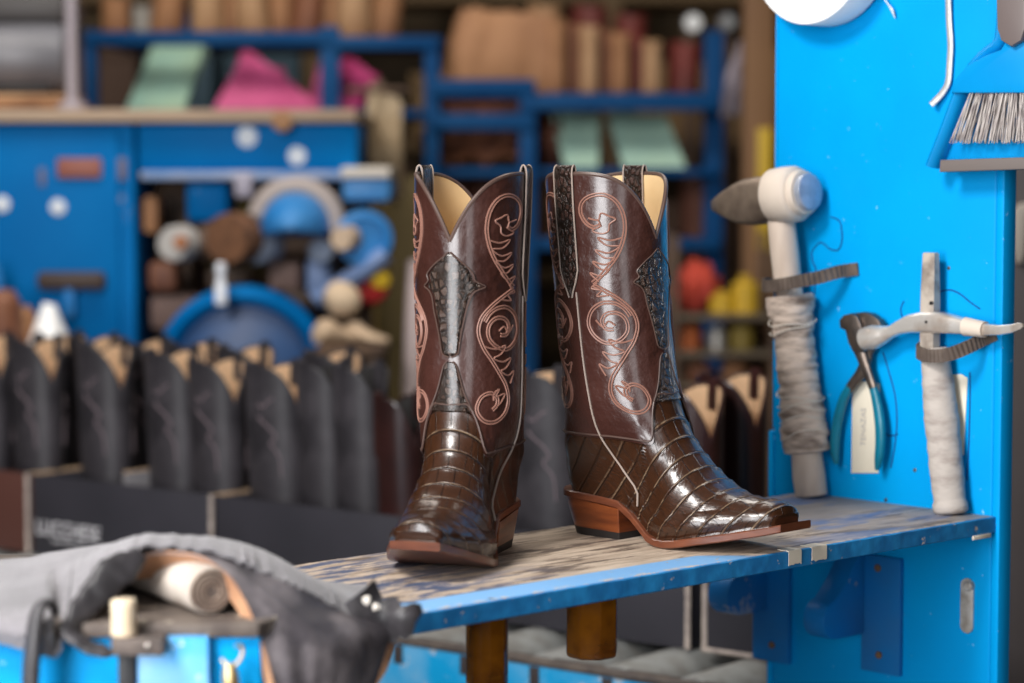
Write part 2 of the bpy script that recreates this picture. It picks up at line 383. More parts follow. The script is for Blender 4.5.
def zt(x): return _ZT[min(max(int(x / 0.0005), 0), 599)]
def boot_point(zr, phi):
    """phi 0 = back, pi = toe; negative phi is the other side"""
    s = 1 if phi >= 0 else -1; p = abs(phi)
    xb, xf = f_xb(zr), f_xf(zr); a = (xf - xb) / 2
    x = xb + a * (1 - math.cos(p))
    E = f_b(zr) * math.sin(p)
    w = sstep(0.055, 0.15, zr)
    if w < 1:
        h = f_W0(x) * (1 + 0.10 * math.sin(min(zr / 0.03, 1) * math.pi) * (x > 0.1))
        q = min(zr / max(zt(x), 1e-4), 1.0) if x > 0.118 else 0
        h *= max(1 - q ** 2.3, 0) ** 0.5
        h = lerp(h, f_b(zr), sstep(0.0, 0.10, zr) * (1 - sstep(0.02, 0.12, x))) if x < 0.12 else h
        e = 0.030; d = min(x - xb, e); h *= max(1 - (1 - d / e) ** 2, 0) ** 0.5
        e = 0.007; d = min(xf - x, e); h *= (0.75 + 0.25 * max(1 - (1 - d / e) ** 2, 0) ** 0.5) if zr < 0.012 else max(1 - (1 - d / e) ** 2, 0) ** 0.3
        E = lerp(h, E, w)
    zw = 1 - sstep(0, 0.13, zr)
    return V3((x, s * E, zr + f_zb(x) * zw))
def boot_normal(zr, phi):
    e = 1e-3
    a = boot_point(zr + e, phi) - boot_point(zr - e if zr > e else zr, phi); b = boot_point(zr, phi + 0.01) - boot_point(zr, phi - 0.01)
    n = a.cross(b)
    n.normalize()
    c = boot_point(zr, phi) - V3((lerp(f_xb(zr), f_xf(zr), 0.5), 0, 0)); c.z = 0
    if zr > 0.1 and n.dot(c) < 0: n = -n
    return n
ZSIDE = 0.386
def z_top(phi):
    p = abs(phi)
    if p > math.pi / 2: q = math.sin(min(math.pi - p, math.pi / 2)); return 0.3185 + (ZSIDE - 0.3185) * (1 - (1 - q) ** 1.9)
    q = math.sin(p); return 0.322 + (ZSIDE - 0.322) * (1 - (1 - q) ** 1.9)
def z_seam(phi):                                     # where the vamp ends and the shaft begins
    p = abs(phi); return 0.104 + 0.052 * sstep(2.25, 2.85, p) + 0.004 * math.sin(p)
NP = 60
PHIS = [-math.pi + 2 * math.pi * i / (2 * NP) for i in range(2 * NP)]

def boot_shaft_bm(off=0.0, z0=None, nz=60):
    bm = BM(); uvl = bm.loops.layers.uv.new('UVMap'); R = []; UV = {}
    for k in range(nz + 1):
        r = []
        for i, ph in enumerate(PHIS):
            lo = (z_seam(ph) - 0.004) if z0 is None else z0
            z = lerp(lo, z_top(ph), k / nz)
            p = boot_point(z, ph)
            if off:
                c = V3((lerp(f_xb(z), f_xf(z), 0.5), 0, p.z)); d = (p - c); p = c + d * (1 + off / d.length)
            r.append(p)
        R.append(r)
    rings(bm, R, True, False)
    bmesh.ops.recalc_face_normals(bm, faces=bm.faces[:])
    return bm
def boot_vamp_bm():
    """vamp and counter in one: raised belly plates in rows across the instep"""
    bm = BM(); uvl = bm.loops.layers.uv.new('UVMap'); nz = 150; n = 84
    phis = [math.pi * (i / n) for i in range(n + 1)]
    # denser towards the toe
    P, UV = [], []
    for k in range(nz + 1):
        t = k / nz; row = []; ruv = []
        for sgn in (-1, 1):
            seq = phis[::-1][:-1] if sgn < 0 else phis
            acc = []
            for ph in seq:
                z = z_seam(ph) * t ** 1.25
                row.append((z, sgn * ph if ph < math.pi else sgn * math.pi))
        P.append([boot_point(z, ph if abs(ph) > 1e-9 else 1e-9) for z, ph in row])
        # lateral coordinate measured from the instep line
        pts = P[-1]; N = len(pts); d = [0.0] * N
        for i in range(1, N): d[i] = d[i - 1] + (pts[i] - pts[i - 1]).length
        tot = d[-1]
        for i in range(N):
            lat = min(d[i], tot - d[i]); sg = 1 if d[i] < tot / 2 else -1
            x, z = pts[i].x, pts[i].z
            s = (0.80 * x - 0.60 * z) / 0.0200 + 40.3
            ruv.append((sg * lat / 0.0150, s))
        UV.append(ruv)
    N = len(P[0])
    # raise the plates
    Q = [[p.copy() for p in r] for r in P]
    for k in range(1, nz):
        for i in range(N):
            a = P[k + 1][i] - P[k - 1][i]; b = P[k][(i + 1) % N] - P[k][(i - 1) % N]
            nn = b.cross(a)
            if nn.length < 1e-14: continue
            nn.normalize()
            f = UV[k][i][1] % 1.0; h = f / 0.87 if f < 0.87 else (1 - f) / 0.13; h = 0.55 * h + 0.45 * (1 - abs(2 * f - 1) ** 6)
            x = P[k][i].x; amp = 0.0015 * sstep(0.085, 0.13, x) * (1 - 0.8 * sstep(0.262, 0.275, x)) + 0.0004
            Q[k][i] = P[k][i] + nn * (h * amp * min(1, k / 6.0) + 0.0006)
    vs = [[bm.verts.new(p) for p in r] for r in Q]
    for k in range(nz):
        for i in range(N):
            j = (i + 1) % N
            f = bm.faces.new((vs[k][i], vs[k][j], vs[k + 1][j], vs[k + 1][i]))
            q = [UV[k][i], UV[k][j], UV[k + 1][j], UV[k + 1][i]]
            if max(a[0] for a in q) - min(a[0] for a in q) > 3: q = [(abs(a[0]), a[1]) for a in q]
            for lp, u in zip(f.loops, q): lp[uvl].uv = u
    bmesh.ops.recalc_face_normals(bm, faces=bm.faces[:])
    return bm
def surf(psi, z, off):
    """psi in degrees from the front centre line"""
    ph = math.pi - rad(abs(psi)); ph = ph if psi >= 0 else -ph
    p = boot_point(z, ph); c = V3((lerp(f_xb(z), f_xf(z), 0.5), 0, p.z)); d = p - c
    return p + d.normalized() * off
def stitch_pattern():
    """scrolls, flames and hooks of one quarter: (psi degrees, z) poly-lines"""
    def P(pts): return [stitch_pt(*p) for p in pts]
    def Q(pts): return [right_pt(*p) for p in pts]
    outer_a = [(112, 122), (100, 127), (86, 119), (78, 101), (82, 83), (97, 72), (118, 70), (136, 80), (147, 100), (150, 125), (145, 150), (135, 172), (120, 192), (104, 209), (93, 217)]
    outer_b = [(93, 217), (115, 228), (138, 243), (155, 262), (160, 285), (152, 310), (138, 330), (122, 352), (108, 372), (102, 393), (108, 412), (125, 423), (145, 420), (157, 405), (152, 388), (138, 382), (127, 388), (126, 398), (133, 404)]
    big = [(146, 270), (138, 258), (124, 250), (105, 250), (88, 262), (81, 282), (88, 300), (105, 311), (125, 307), (139, 293), (139, 276), (128, 266), (112, 267), (104, 277), (108, 288), (119, 288)]
    fleur = [(516, 220), (510, 222), (508, 215), (502, 218), (497, 221), (502, 226), (503, 233), (508, 236), (514, 233), (509, 228), (510, 222)]
    hooks1 = [(492, 240), (502, 243), (511, 240), (505, 248), (495, 249), (504, 256), (513, 253), (507, 261), (499, 261), (507, 268), (515, 265), (510, 273), (504, 273), (510, 280), (517, 277), (512, 286)]
    hooks2 = [(489, 346), (500, 349), (509, 346), (505, 354), (498, 358), (507, 362), (514, 359), (510, 368), (505, 371), (512, 376), (517, 372), (514, 384)]
    hooks3 = [(513, 287), (517, 293), (511, 295), (514, 301), (506, 300)]
    flame = [(499, 400), (499, 393), (504, 389), (501, 396), (509, 394), (506, 402), (502, 406)]
    fl2 = [(503, 331), (508, 327), (512, 333), (516, 326)]
    return [(Q(a), 2) for a in (outer_a, outer_b, big)] + [(P(a), w) for a, w in ((fleur, 1), (hooks1, 1), (hooks2, 1), (hooks3, 1), (flame, 1), (fl2, 1))]
def stitch_pt(px, py):
    o = max(-0.96, min(0.96, (px + 4.5 - 474.0) / 57.0))
    psi = math.degrees(math.asin(o)) + 16.6
    return (psi, 0.394 - (py - 166) / 2418.0 * 2.425)
def right_pt(cx, cy):
    px = 540 + cx / 1.589; py = 150 + cy / 1.589
    return (57.5 - math.degrees(math.asin(max(-0.99, min(0.99, (px - 612.0) / 60.0)))), 0.394 - (py - 166) / 2418.0 * 2.46)
def boot_stitch_bm():
    bm = BM()
    for pl, dbl in stitch_pattern():
        base = [V3((a, z * 1000, 0)) for a, z in pl]
        sm = spline(base, 5)
        for fb in (1, -1):
            for sd in (1, -1):
                def mp(a, z):
                    z = z / 1000.0
                    a2 = a if fb > 0 else 180 - a
                    return surf(sd * a2, z, 0.0005)
                pts = [mp(v.x, v.y) for v in sm]
                add_tube(bm, pts, 0.0010, 5)
                if dbl == 2:
                    q = []
                    for i, v in enumerate(sm):
                        t = sm[min(i + 1, len(sm) - 1)] - sm[max(i - 1, 0)]
                        t = V3((t.x, t.y, 0))
                        if t.length < 1e-6: t = V3((1, 0, 0))
                        t.normalize(); nn = V3((-t.y, t.x, 0)) * 2.6
                        q.append(mp(v.x + nn.x, v.y + nn.y))
                    add_tube(bm, q, 0.0010, 5)
    return bm
def overlay_bm(edge, off, per_u=0.0075, per_v=0.0075):
    """leather overlay; edge: rows (z, psi_left, psi_right)"""
    bm = BM(); uvl = bm.loops.layers.uv.new('UVMap'); fl = pchip([(z, l) for z, l, r in edge]); fr = pchip([(z, r) for z, l, r in edge])
    z0, z1 = edge[0][0], edge[-1][0]; nz, nx = 60, 16; rows = []
    for k in range(nz + 1):
        z = lerp(z0, z1, k / nz); row = []
        for i in range(nx + 1):
            a = lerp(fl(z), fr(z), i / nx)
            e = min(i, nx - i) / 2.0; e2 = min(k, nz - k) / 2.0
            o = -0.0008 + (off + 0.0008) * min(1, e, e2 if True else 1)
            row.append((surf(a, z, o), (a * 0.001 / per_u, z / per_v)))
        rows.append(row)
    vs = [[bm.verts.new(p) for p, u in r] for r in rows]
    for k in range(nz):
        for i in range(nx):
            f = bm.faces.new((vs[k][i], vs[k][i + 1], vs[k + 1][i + 1], vs[k + 1][i]))
            for lp, u in zip(f.loops, (rows[k][i][1], rows[k][i + 1][1], rows[k + 1][i + 1][1], rows[k + 1][i][1])): lp[uvl].uv = u
    bmesh.ops.recalc_face_normals(bm, faces=bm.faces[:])
    if bm.faces[len(bm.faces) // 2].normal.dot(V3((1, 0, 0))) < 0: bmesh.ops.reverse_faces(bm, faces=bm.faces[:])
    return bm
def strap_bms(sd):
    """pull strap over the top edge at one side: ribbon and the two pale edges"""
    bm = BM(); uvl = bm.loops.layers.uv.new('UVMap'); e = BM()
    path = [(0.0008, z) for z in (0.256, 0.262, 0.272, 0.285, 0.30, 0.315, 0.33, 0.345, 0.36, 0.375, 0.386)]
    path = [(0.0018, z) for o, z in path]
    for k in range(1, 8):
        a = math.pi * k / 8; path.append((-0.0017 + 0.0035 * math.cos(a) + 0.0, 0.386 + 0.009 * math.sin(a)))
    path += [(-0.0052, z) for z in (0.386, 0.375, 0.362, 0.352)]
    R = []; E = ([], [])
    for o, z in path:
        w = 11.5 if z > 0.285 or o < 0 else lerp(2.0, 11.5, sstep(0.254, 0.285, z))
        row = []
        for j in range(-4, 5):
            a = 97 + w * j / 4
            zz = min(z, 0.40); p = surf(sd * a, min(zz, ZSIDE), o); p.z = z; row.append(p)
        R.append(row); E[0].append(row[0]); E[1].append(row[-1])
    add_sheet(bm, R, -0.0014 if sd > 0 else 0.0014)
    bm.faces.ensure_lookup_table()
    for f in bm.faces:
        for lp in f.loops:
            c = lp.vert.co; lp[uvl].uv = (c.x / 0.006, c.z / 0.007)
    for pts in E: add_tube(e, pts, 0.00095, 6)
    return bm, e
def outline_loop(x0, x1, n, grow, snip=True):
    xs = [lerp(x0, x1, (1 - math.cos(math.pi * i / n)) / 2) for i in range(n + 1)]
    return xs
def boot_sole_bm():
    bm = BM(); tk = 0.0078
    W = lambda x: f_W0(x) + 0.0045
    st = [-0.0125, -0.010, -0.005, 0.0, 0.01, 0.02, 0.04, 0.06, 0.08, 0.10, 0.115, 0.13, 0.145, 0.16, 0.175, 0.19, 0.205, 0.22, 0.235, 0.25, 0.265, 0.28, 0.292, 0.2975]
    def w(x):
        if x < 0.015:
            d = (x + 0.0128) / 0.030; d = min(max(d, 0), 1); return 0.0348 * (1 - (1 - d) ** 2) ** 0.5
        if x < 0.10: return f_W0(x) + 0.0012 + 0.0012 * sstep(0.06, 0.1, x)
        if x > 0.2895: return 0.0262 - 0.001 * (x - 0.2895) / 0.008
        return W(x) + 0.0010 * sstep(0.24, 0.28, x)
    R = []
    for x in st:
        hw = w(x); z = f_zb(x); b = 0.0012
        R.append([V3((x, -hw + b, z - tk)), V3((x, -hw, z - tk + b)), V3((x, -hw, z - b * 0.6)), V3((x, -hw + b, z + 0.0004)), V3((x, 0, z + 0.0008)),
                  V3((x, hw - b, z + 0.0004)), V3((x, hw, z - b * 0.6)), V3((x, hw, z - tk + b)), V3((x, hw - b, z - tk)), V3((x, 0, z - tk))])
    rings(bm, R); bmesh.ops.recalc_face_normals(bm, faces=bm.faces[:])
    return bm
def heel_ring(t, zoff):
    """t 0 = top, 1 = floor; D-shaped, undershot at the back"""
    back = lerp(-0.0115, 0.004, t); br = lerp(0.083, 0.081, t); hw = lerp(0.0345, 0.0305, t); pts = []
    for i in range(17):
        a = math.pi * i / 16; x = back + hw - hw * math.sin(a); pts.append((x, -hw * math.cos(a)))
    pts = [(br, -hw + 0.001), (br - 0.001, -hw)] + pts + [(br - 0.001, hw), (br, hw - 0.001)]
    return pts
def boot_heel_bm(t0, t1):
    bm = BM(); R = []
    for k in range(9):
        t = lerp(t0, t1, k / 8); pts = heel_ring(t, 0); row = []
        for x, y in pts:
            top = f_zb(x) - 0.0072; row.append(V3((x, y, lerp(top, 0.0, t))))
        R.append(row)
    rings(bm, R); bmesh.ops.recalc_face_normals(bm, faces=bm.faces[:]); return bm
def seam_bm(sd):
    bm = BM(); pts = []
    for k in range(40):
        z = lerp(0.018, 0.262, k / 39); ph = rad(90 - 10 * (1 - sstep(0.02, 0.16, z)))
        p = boot_point(z, sd * ph); n = V3((0, sd, 0)); pts.append(p + n * 0.0009)
    add_tube(bm, pts, 0.0011, 6); return bm
def seam_line_bm():
    """cord where vamp and counter meet the shaft"""
    bm = BM(); pts = []
    for i in range(121):
        ph = -math.pi + 2 * math.pi * i / 120
        z = z_seam(ph); p = boot_point(z, ph); c = V3((lerp(f_xb(z), f_xf(z), 0.5), 0, p.z)); pts.append(p + (p - c).normalized() * 0.0008)
    add_tube(bm, pts, 0.0011, 6); return bm
def binding_bm():
    bm = BM(); pts = []
    for i in range(241):
        ph = -math.pi + 2 * math.pi * i / 240; z = z_top(ph); p = boot_point(z, ph); c = V3((lerp(f_xb(z), f_xf(z), 0.5), 0, p.z))
        pts.append(c + (p - c) * (1 - 0.0016 / (p - c).length))
    add_tube(bm, pts, 0.0024, 8); return bm
def tongue_stitch_bm(edges):
    bm = BM()
    for edge in edges:
        for key in (1, 2):
            pts = spline([V3((r[key], r[0] * 1000, 0)) for r in edge], 4)
            add_tube(bm, [surf(v.x, v.y / 1000, 0.0016) for v in pts], 0.0008, 5)
    return bm

FRONT = [(0.203, -1, 1), (0.206, -8, 8), (0.213, -10, 10), (0.225, -12, 12), (0.238, -15, 15), (0.250, -18, 18), (0.262, -20, 22), (0.269, -24, 27), (0.2735, -31, 37), (0.279, -25, 27), (0.285, -27, 25), (0.291, -22, 21), (0.297, -15, 14), (0.302, -8, 8), (0.308, -1, 1)]
TONGUE = [(0.149, -26.5, 26.5), (0.154, -23, 23), (0.163, -18, 18), (0.174, -13.5, 13.5), (0.186, -10, 10), (0.195, -7, 7), (0.199, -3, 3)]
def make_boot(label, loc, rotz):
    t = thing('cowboy_boot', label, 'boot', loc, rotz, 'dark brown cowboy boots on the work shelf')
    sh = link('shaft', boot_shaft_bm(), m_shaft, t, world=False)
    st = link('stitching', boot_stitch_bm(), m_stitch, sh, world=False); st['label'] = 'pale scroll stitching'
    link('lining', boot_shaft_bm(-0.0032, 0.175, 30), m_lin, t, world=False)['label'] = 'cream leather lining'
    link('binding', binding_bm(), m_bind, t, world=False)
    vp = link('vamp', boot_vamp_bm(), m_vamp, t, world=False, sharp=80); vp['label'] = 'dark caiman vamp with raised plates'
    link('seam_cord', seam_line_bm(), m_bind, vp, world=False)
    link('front_overlay', overlay_bm(FRONT, 0.0016), m_over, t, world=False)
    link('tongue_overlay', overlay_bm(TONGUE, 0.0016), m_over, t, world=False)
    link('overlay_stitching', tongue_stitch_bm((FRONT, TONGUE)), m_bind, t, world=False)
    for sd in (1, -1):
        a, b = strap_bms(sd)
        s = link('pull_strap', a, m_strap, t, world=False); link('strap_edge', b, m_piping, s, world=False)
        link('side_piping', seam_bm(sd), m_piping, t, world=False)
    link('sole', boot_sole_bm(), m_sole, t, world=False, sharp=30)
    h = link('heel', boot_heel_bm(0.0, 0.78), m_heel, t, world=False, sharp=30); h['label'] = 'stacked red-brown heel'
    link('heel_cap', boot_heel_bm(0.78, 1.0), m_cap, h, world=False, sharp=30)
    for c in t.children:
        for o in (c, *c.children):
            for v in o.data.vertices:
                lo = 1 - sstep(0.09, 0.16, v.co.z)
                v.co.y += 0.014 * lo * max(0, (v.co.x - 0.05) / 0.22) ** 1.6 + 0.008 * (1 - sstep(0.06, 0.30, v.co.z))
                if v.co.x > 0.11: v.co.x = 0.11 + (v.co.x - 0.11) * 0.925
    return t
boot_l = make_boot('brown cowboy boot with its square toe pointing forward, nearest the draped grey hide', (-0.0275, 2.527, ZS), math.radians(-90 - 18))
boot_r = dup(boot_l, label='brown cowboy boot turned sideways, toe pointing at the big hammer', group='dark brown cowboy boots on the work shelf',
             M=Matrix.Translation((0.0700, 2.606, ZS)) @ Matrix.Rotation(math.radians(-44.0), 4, 'Z'))
for c in boot_r.children:                            # this one has less spring in the toe
    for o in (c, *c.children):
        o.data = o.data.copy()
        for v in o.data.vertices:
            v.co.x -= 0.005 * sstep(0.16, 0.25, v.co.x)
            v.co.z -= 0.0085 * sstep(0.165, 0.275, v.co.x) * (1 - sstep(0.1, 0.16, v.co.z))
# ================================================================ shelf and tool panel; U runs along the shelf to the panel, VV from the front edge to the back
P0 = V3((0.5445, 2.705, ZS)); U = V3((0.7278, 0.6858, 0)).normalized(); VV = V3((-U.y, U.x, 0)); N = -U      # N: out of the panel's face
A_U = math.atan2(U.y, U.x)
blue = mat('blue_bench_paint', (0.0, 0.30, 0.71), 0.45, col2=(0.0, 0.33, 0.75), spec=0.1, nscale=6, chips=(0.25, 0.55, 0.85), chip_lo=0.665, chip_scale=85, bump=0.05, bscale=60)
blue_edge = mat('blue_edge_paint', (0.012, 0.17, 0.44), 0.5, col2=(0.02, 0.26, 0.60), nscale=40, chips=(0.55, 0.48, 0.42), chip_lo=0.63, chip_scale=70, bump=0.3, bscale=90)
blue_under = mat('blue_lower_paint', (0.0, 0.17, 0.50), 0.42, col2=(0.02, 0.15, 0.40), spec=0.2, nscale=7, chips=(0.25, 0.30, 0.40), chip_lo=0.62, chip_scale=13, bump=0.08, bscale=50)
steel = mat('worn_steel', (0.50, 0.48, 0.46), 0.30, 1.0, col2=(0.34, 0.30, 0.27), nscale=40, bump=0.1, bscale=120)
dark_steel = mat('dark_steel', (0.13, 0.11, 0.10), 0.42, 0.9, col2=(0.22, 0.17, 0.14), nscale=50, bump=0.15, bscale=140)
def SH(u, v, z): return P0 + U * u + VV * v + V3((0, 0, z - ZS))
def pan(px, py, off=0.0):
    """point on the tool panel's face (or off metres in front of it) seen at a pixel"""
    return on_plane(px, py, P0 + N * off, N)
shelf = thing('work_shelf', 'worn wooden work shelf with blue painted front edge under the brown boots', 'shelf', P0 - V3((0, 0, 0.018)), A_U)
bm = BM(); add_box(bm, (-0.93, 0.0, 0.0), (-0.0005, 0.28, 0.018), None, 0.0015); link('board', bm, worn_top_mat(), shelf, world=False)
bm = BM()                   # uneven painted lip in front of the board
n = 140; G = [[], [], [], []]
for i in range(n + 1):
    x = lerp(-0.93, -0.001, i / n); j = 0.0006 * mnoise.noise(V3((x * 60, 0, 0))); k = 0.0008 * mnoise.noise(V3((x * 45, 5, 0)))
    G[0].append(V3((x, 0.0, 0.0182 + 0.3 * j))); G[1].append(V3((x, -0.0022 + j, 0.0172 + k))); G[2].append(V3((x, -0.0024 + k, 0.001))); G[3].append(V3((x, 0.0, -0.0005)))
rings(bm, [[G[r][i] for r in range(4)] for i in range(n + 1)])
bmesh.ops.recalc_face_normals(bm, faces=bm.faces[:])
link('front_lip', bm, blue_edge, shelf, world=False)['label'] = 'chipped blue front edge'
cream_tape = mat('masking_tape', (0.74, 0.66, 0.54), 0.7, bump=0.2, bscale=80)
for x0, x1 in ((-0.362, -0.342), (-0.325, -0.301)):
    bm = BM()
    R = []
    for k in range(9):
        x = lerp(x0, x1, k / 8); j = 0.001 * mnoise.noise(V3((x * 300, 3, 0)))
        R.append([V3((x, 0.012 + 2 * j, 0.0188)), V3((x, -0.0030, 0.0188)), V3((x, -0.0038, 0.0178)), V3((x, -0.0038, 0.004 + 3 * j)), V3((x, -0.0032, 0.004 + 3 * j)), V3((x, -0.0032, 0.0175)), V3((x, 0.012 + 2 * j, 0.0182))])
    rings(bm, R); bmesh.ops.recalc_face_normals(bm, faces=bm.faces[:])
    o = link('masking_tape', bm, cream_tape, shelf, world=False)
    o['label'] = 'torn cream tape on the front edge'
bm = BM(); add_box(bm, (-0.045, -0.004, -0.004), (-0.012, -0.0015, 0.0005), None, 0.0005); link('paint_splinter', bm, cream_tape, shelf, world=False)

# ---- the tall blue panel the tools hang on
pnl = thing('tool_panel', 'tall bright blue plywood panel with the hammers and pincers on it', 'panel', SH(0, 0.165, 0.3), A_U)
ML = frame(P0, U)            # local x = U, y = VV, z up, origin at the shelf's front right corner
TP = 0.019
bm = BM(); add_box(bm, (0.0, 0.004, -0.65), (TP, 0.3265, 0.85), ML, 0.003, 3); link('board', bm, blue, pnl)
bm = BM(); add_box(bm, (0.001, 0.3268, 0.0735), (TP - 0.001, 0.3300, 0.85), ML, 0.001, 2); link('edge_batten', bm, blue, pnl)
bm = BM(); add_box(bm, (-0.001, 0.3268, -0.65), (TP + 0.001, 0.3350, 0.071), ML, 0.002, 2); link('edge_batten', bm, blue, pnl)
bm = BM(); add_box(bm, (-0.001, -0.007, -0.65), (TP + 0.004, 0.0035, 0.85), ML, 0.002, 2); link('edge_strip', bm, blue, pnl)['label'] = 'blue edge strip along the near side'
# shadow-board outlines drawn in dark blue pen
pen = mat('blue_pen_line', (0.0, 0.055, 0.22), 0.6)
def pen_line(name, pix):
    bm = BM(); add_tube(bm, [pan(x, y, 0.0004) for x, y in [(p.x, p.y) for p in spline([V3((a, b, 0)) for a, b in pix], 6)]], 0.0009, 6)
    link(name, bm, pen, pnl)
pen_line('pen_outline', [(831, 217), (840, 222), (842, 240), (838, 250), (830, 249), (824, 244), (819, 243), (812, 252), (813, 262), (816, 272), (814, 300), (813, 330), (816, 360), (822, 400), (828, 440)])
pen_line('pen_outline', [(904, 301), (901, 308), (902, 316), (906, 320)])
pen_line('pen_outline', [(938, 292), (950, 290), (960, 294), (970, 302), (980, 309)])
pen_line('pen_outline', [(883, 352), (889, 372), (895, 395), (897, 420), (895, 445), (891, 468)])
pen_line('pen_outline', [(970, 372), (970, 400), (969, 440), (967, 480)])
pen_line('pen_outline', [(884, 432), (890, 436), (898, 434)])
for i, (px, py) in enumerate(((949, 268), (915, 470), (886, 500))):
    bm = BM(); q = pan(px, py, 0.0); add_lathe(bm, q, N, [(0, 0.0022), (0.0008, 0.0022), (0.0012, 0.0012)], 10); link('nail_head', bm, dark_steel, pnl)
# lower fittings: two lugs on plates, one latch
brown_dirt = mat('rusty_dust', (0.16, 0.09, 0.05), 0.8)
def lug(px0, px1, nose, plate, hole):
    (ax, ay), (bx, by) = plate
    a, b = pan(ax, ay), pan(bx, by); va = (a - P0).dot(VV); vb = (b - P0).dot(VV); v0, v1 = min(va, vb), max(va, vb)
    z1 = (a.z - ZS); z0 = (b.z - ZS)
    br = None
    bm = BM(); add_box(bm, (-0.008, v0, z0), (-0.0002, v1, z1), ML, 0.0015, 2); pl = link('bracket_plate', bm, blue_under, pnl)
    # nose profile in the plane of N and z
    L, top, mid, bot = nose
    prof = [(0.0, top), (0.010, top - 0.002), (L * 0.45, lerp(top, mid, 0.62)), (L * 0.72, mid)]
    r = (mid - bot) / 2
    for k in range(1, 9):
        a2 = math.pi / 2 - math.pi * k / 8; prof.append((L - r + r * math.cos(a2), bot + r + r * math.sin(a2)))
    prof += [(0.0, bot)]
    lu0, lu1 = px0, px1
    bm = BM(); add_prism(bm, [(-x, z) for x, z in prof], Matrix.Translation(N * 0.008) @ ML, lu0, lu1, 0.0015); link('bracket_lug', bm, blue_under, pnl, sharp=35)
    for (hx, hy) in hole:
        q = pan(hx, hy, 0.0082); bm = BM(); add_lathe(bm, q, N, [(0, 0.0045), (0.0015, 0.0045), (0.003, 0.003), (0.003, 0.0005)], 14); link('bolt', bm, brown_dirt, pnl)
def vz(px, py, off=0.0):
    q = pan(px, py, off); return (q - P0).dot(VV), q.z - ZS
v_a = vz(895, 600)[0]; v_b = vz(866, 600)[0]
lug(v_b - 0.004, v_b + 0.028, (0.075, -0.062, -0.112, -0.158), ((866, 553), (903, 676)), [(878, 568), (879, 655)])
v_c = vz(772, 600)[0]
lug(v_c + 0.0, v_c + 0.032, (0.075, -0.050, -0.100, -0.150), ((757, 560), (792, 664)), [(772, 645)])
bm = BM(); a = pan(962, 577); b = pan(974, 634); M = frame((a + b) / 2 + N * 0.0004, U)
hv = abs((a - b).dot(VV)) / 2; hz = abs(a.z - b.z) / 2
poly = [(hv * math.cos(t), (hz - hv) * (1 if math.sin(t) > 0 else -1) + hv * math.sin(t)) for t in [2 * math.pi * (i + .5) / 20 for i in range(20)]]
Mv = frame((a + b) / 2, VV); add_prism(bm, poly, Mv, 0.0, 0.003, 0.0006); 
m_latch = mat('latch_steel', (0.55, 0.53, 0.50), 0.4, 0.3, col2=(0.36, 0.32, 0.28), nscale=60); lt = link('latch_plate', bm, m_latch, pnl); lt['label'] = 'steel slotted latch plate'
bm = BM(); add_lathe(bm, pan(969, 586, 0.003), N, [(-0.003, 0.006), (0.003, 0.006), (0.005, 0.004), (0.005, 0.001)], 16); link('screw', bm, m_latch, lt)
# ================================================================ tools on the panel
handle_wood = mat('old_handle_wood', (0.74, 0.62, 0.52), 0.65, col2=(0.56, 0.44, 0.36), nscale=25, bump=0.2, bscale=70, stretch=(1, 1, 0.25))
wrap_mat = mat('dirty_cloth_wrap', (0.70, 0.57, 0.48), 0.85, col2=(0.20, 0.145, 0.115), nscale=22, nlo=0.46, nhi=0.68, bump=0.6, bscale=90, stretch=(1, 1, 3.5))
wrap_pale = mat('pale_cloth_wrap', (0.48, 0.43, 0.39), 0.85, col2=(0.25, 0.20, 0.18), nscale=22, nlo=0.5, nhi=0.72, bump=0.6, bscale=80, stretch=(1, 1, 2.5))
head_steel = mat('brown_forged_steel', (0.27, 0.205, 0.155), 0.42, 0.55, col2=(0.15, 0.11, 0.085), nscale=30, bump=0.2, bscale=90)
tape_white = mat('white_tape_ring', (0.66, 0.56, 0.47), 0.7, bump=0.2, bscale=90)
strap_leather = mat('ribbed_strap_leather', (0.085, 0.062, 0.050), 0.7, col2=(0.14, 0.105, 0.085), nscale=40, bump=0.2, bscale=100)
def lerp_px(a, b, t): return (lerp(a[0], b[0], t), lerp(a[1], b[1], t))
def radius_prof(p, q, prof):
    """lathe from p to q: prof (fraction, radius)"""
    L = (q - p).length; return [(f * L, r) for f, r in prof]
def wrapped(prof, turns, amp, n):
    f = pchip(prof); a, b = prof[0][0], prof[-1][0]; out = []
    for i in range(n + 1):
        t = lerp(a, b, i / n); out.append((t, f(t) + amp * (0.5 + 0.5 * math.sin(turns * 2 * math.pi * (t - a) / (b - a))) * mnoise.noise(V3((t * 30, 1.7, 0))) * 2))
    return out
def rough_lathe(bm, p, q, prof, seg=28, jit=0.0, seed=0.0, flat=1.0):
    ax = (q - p); L = ax.length; ax.normalize(); a = (N - ax * N.dot(ax)).normalized(); b = ax.cross(a); R = []
    for f, r in prof:
        ring = []
        for k in range(seg):
            t = 2 * math.pi * k / seg; rr = r * (1 + jit * mnoise.noise(V3((math.cos(t) * 1.5 + seed, math.sin(t) * 1.5, f * 22)))) if r > 0.0005 else r
            ring.append(p + ax * (f * L) + a * (math.cos(t) * rr * flat) + b * (math.sin(t) * rr))
        R.append(ring)
    rings(bm, R); bmesh.ops.recalc_face_normals(bm, faces=bm.faces[:])
R_ = lambda px: px / 845.0            # pixel widths at the panel's depth into metres
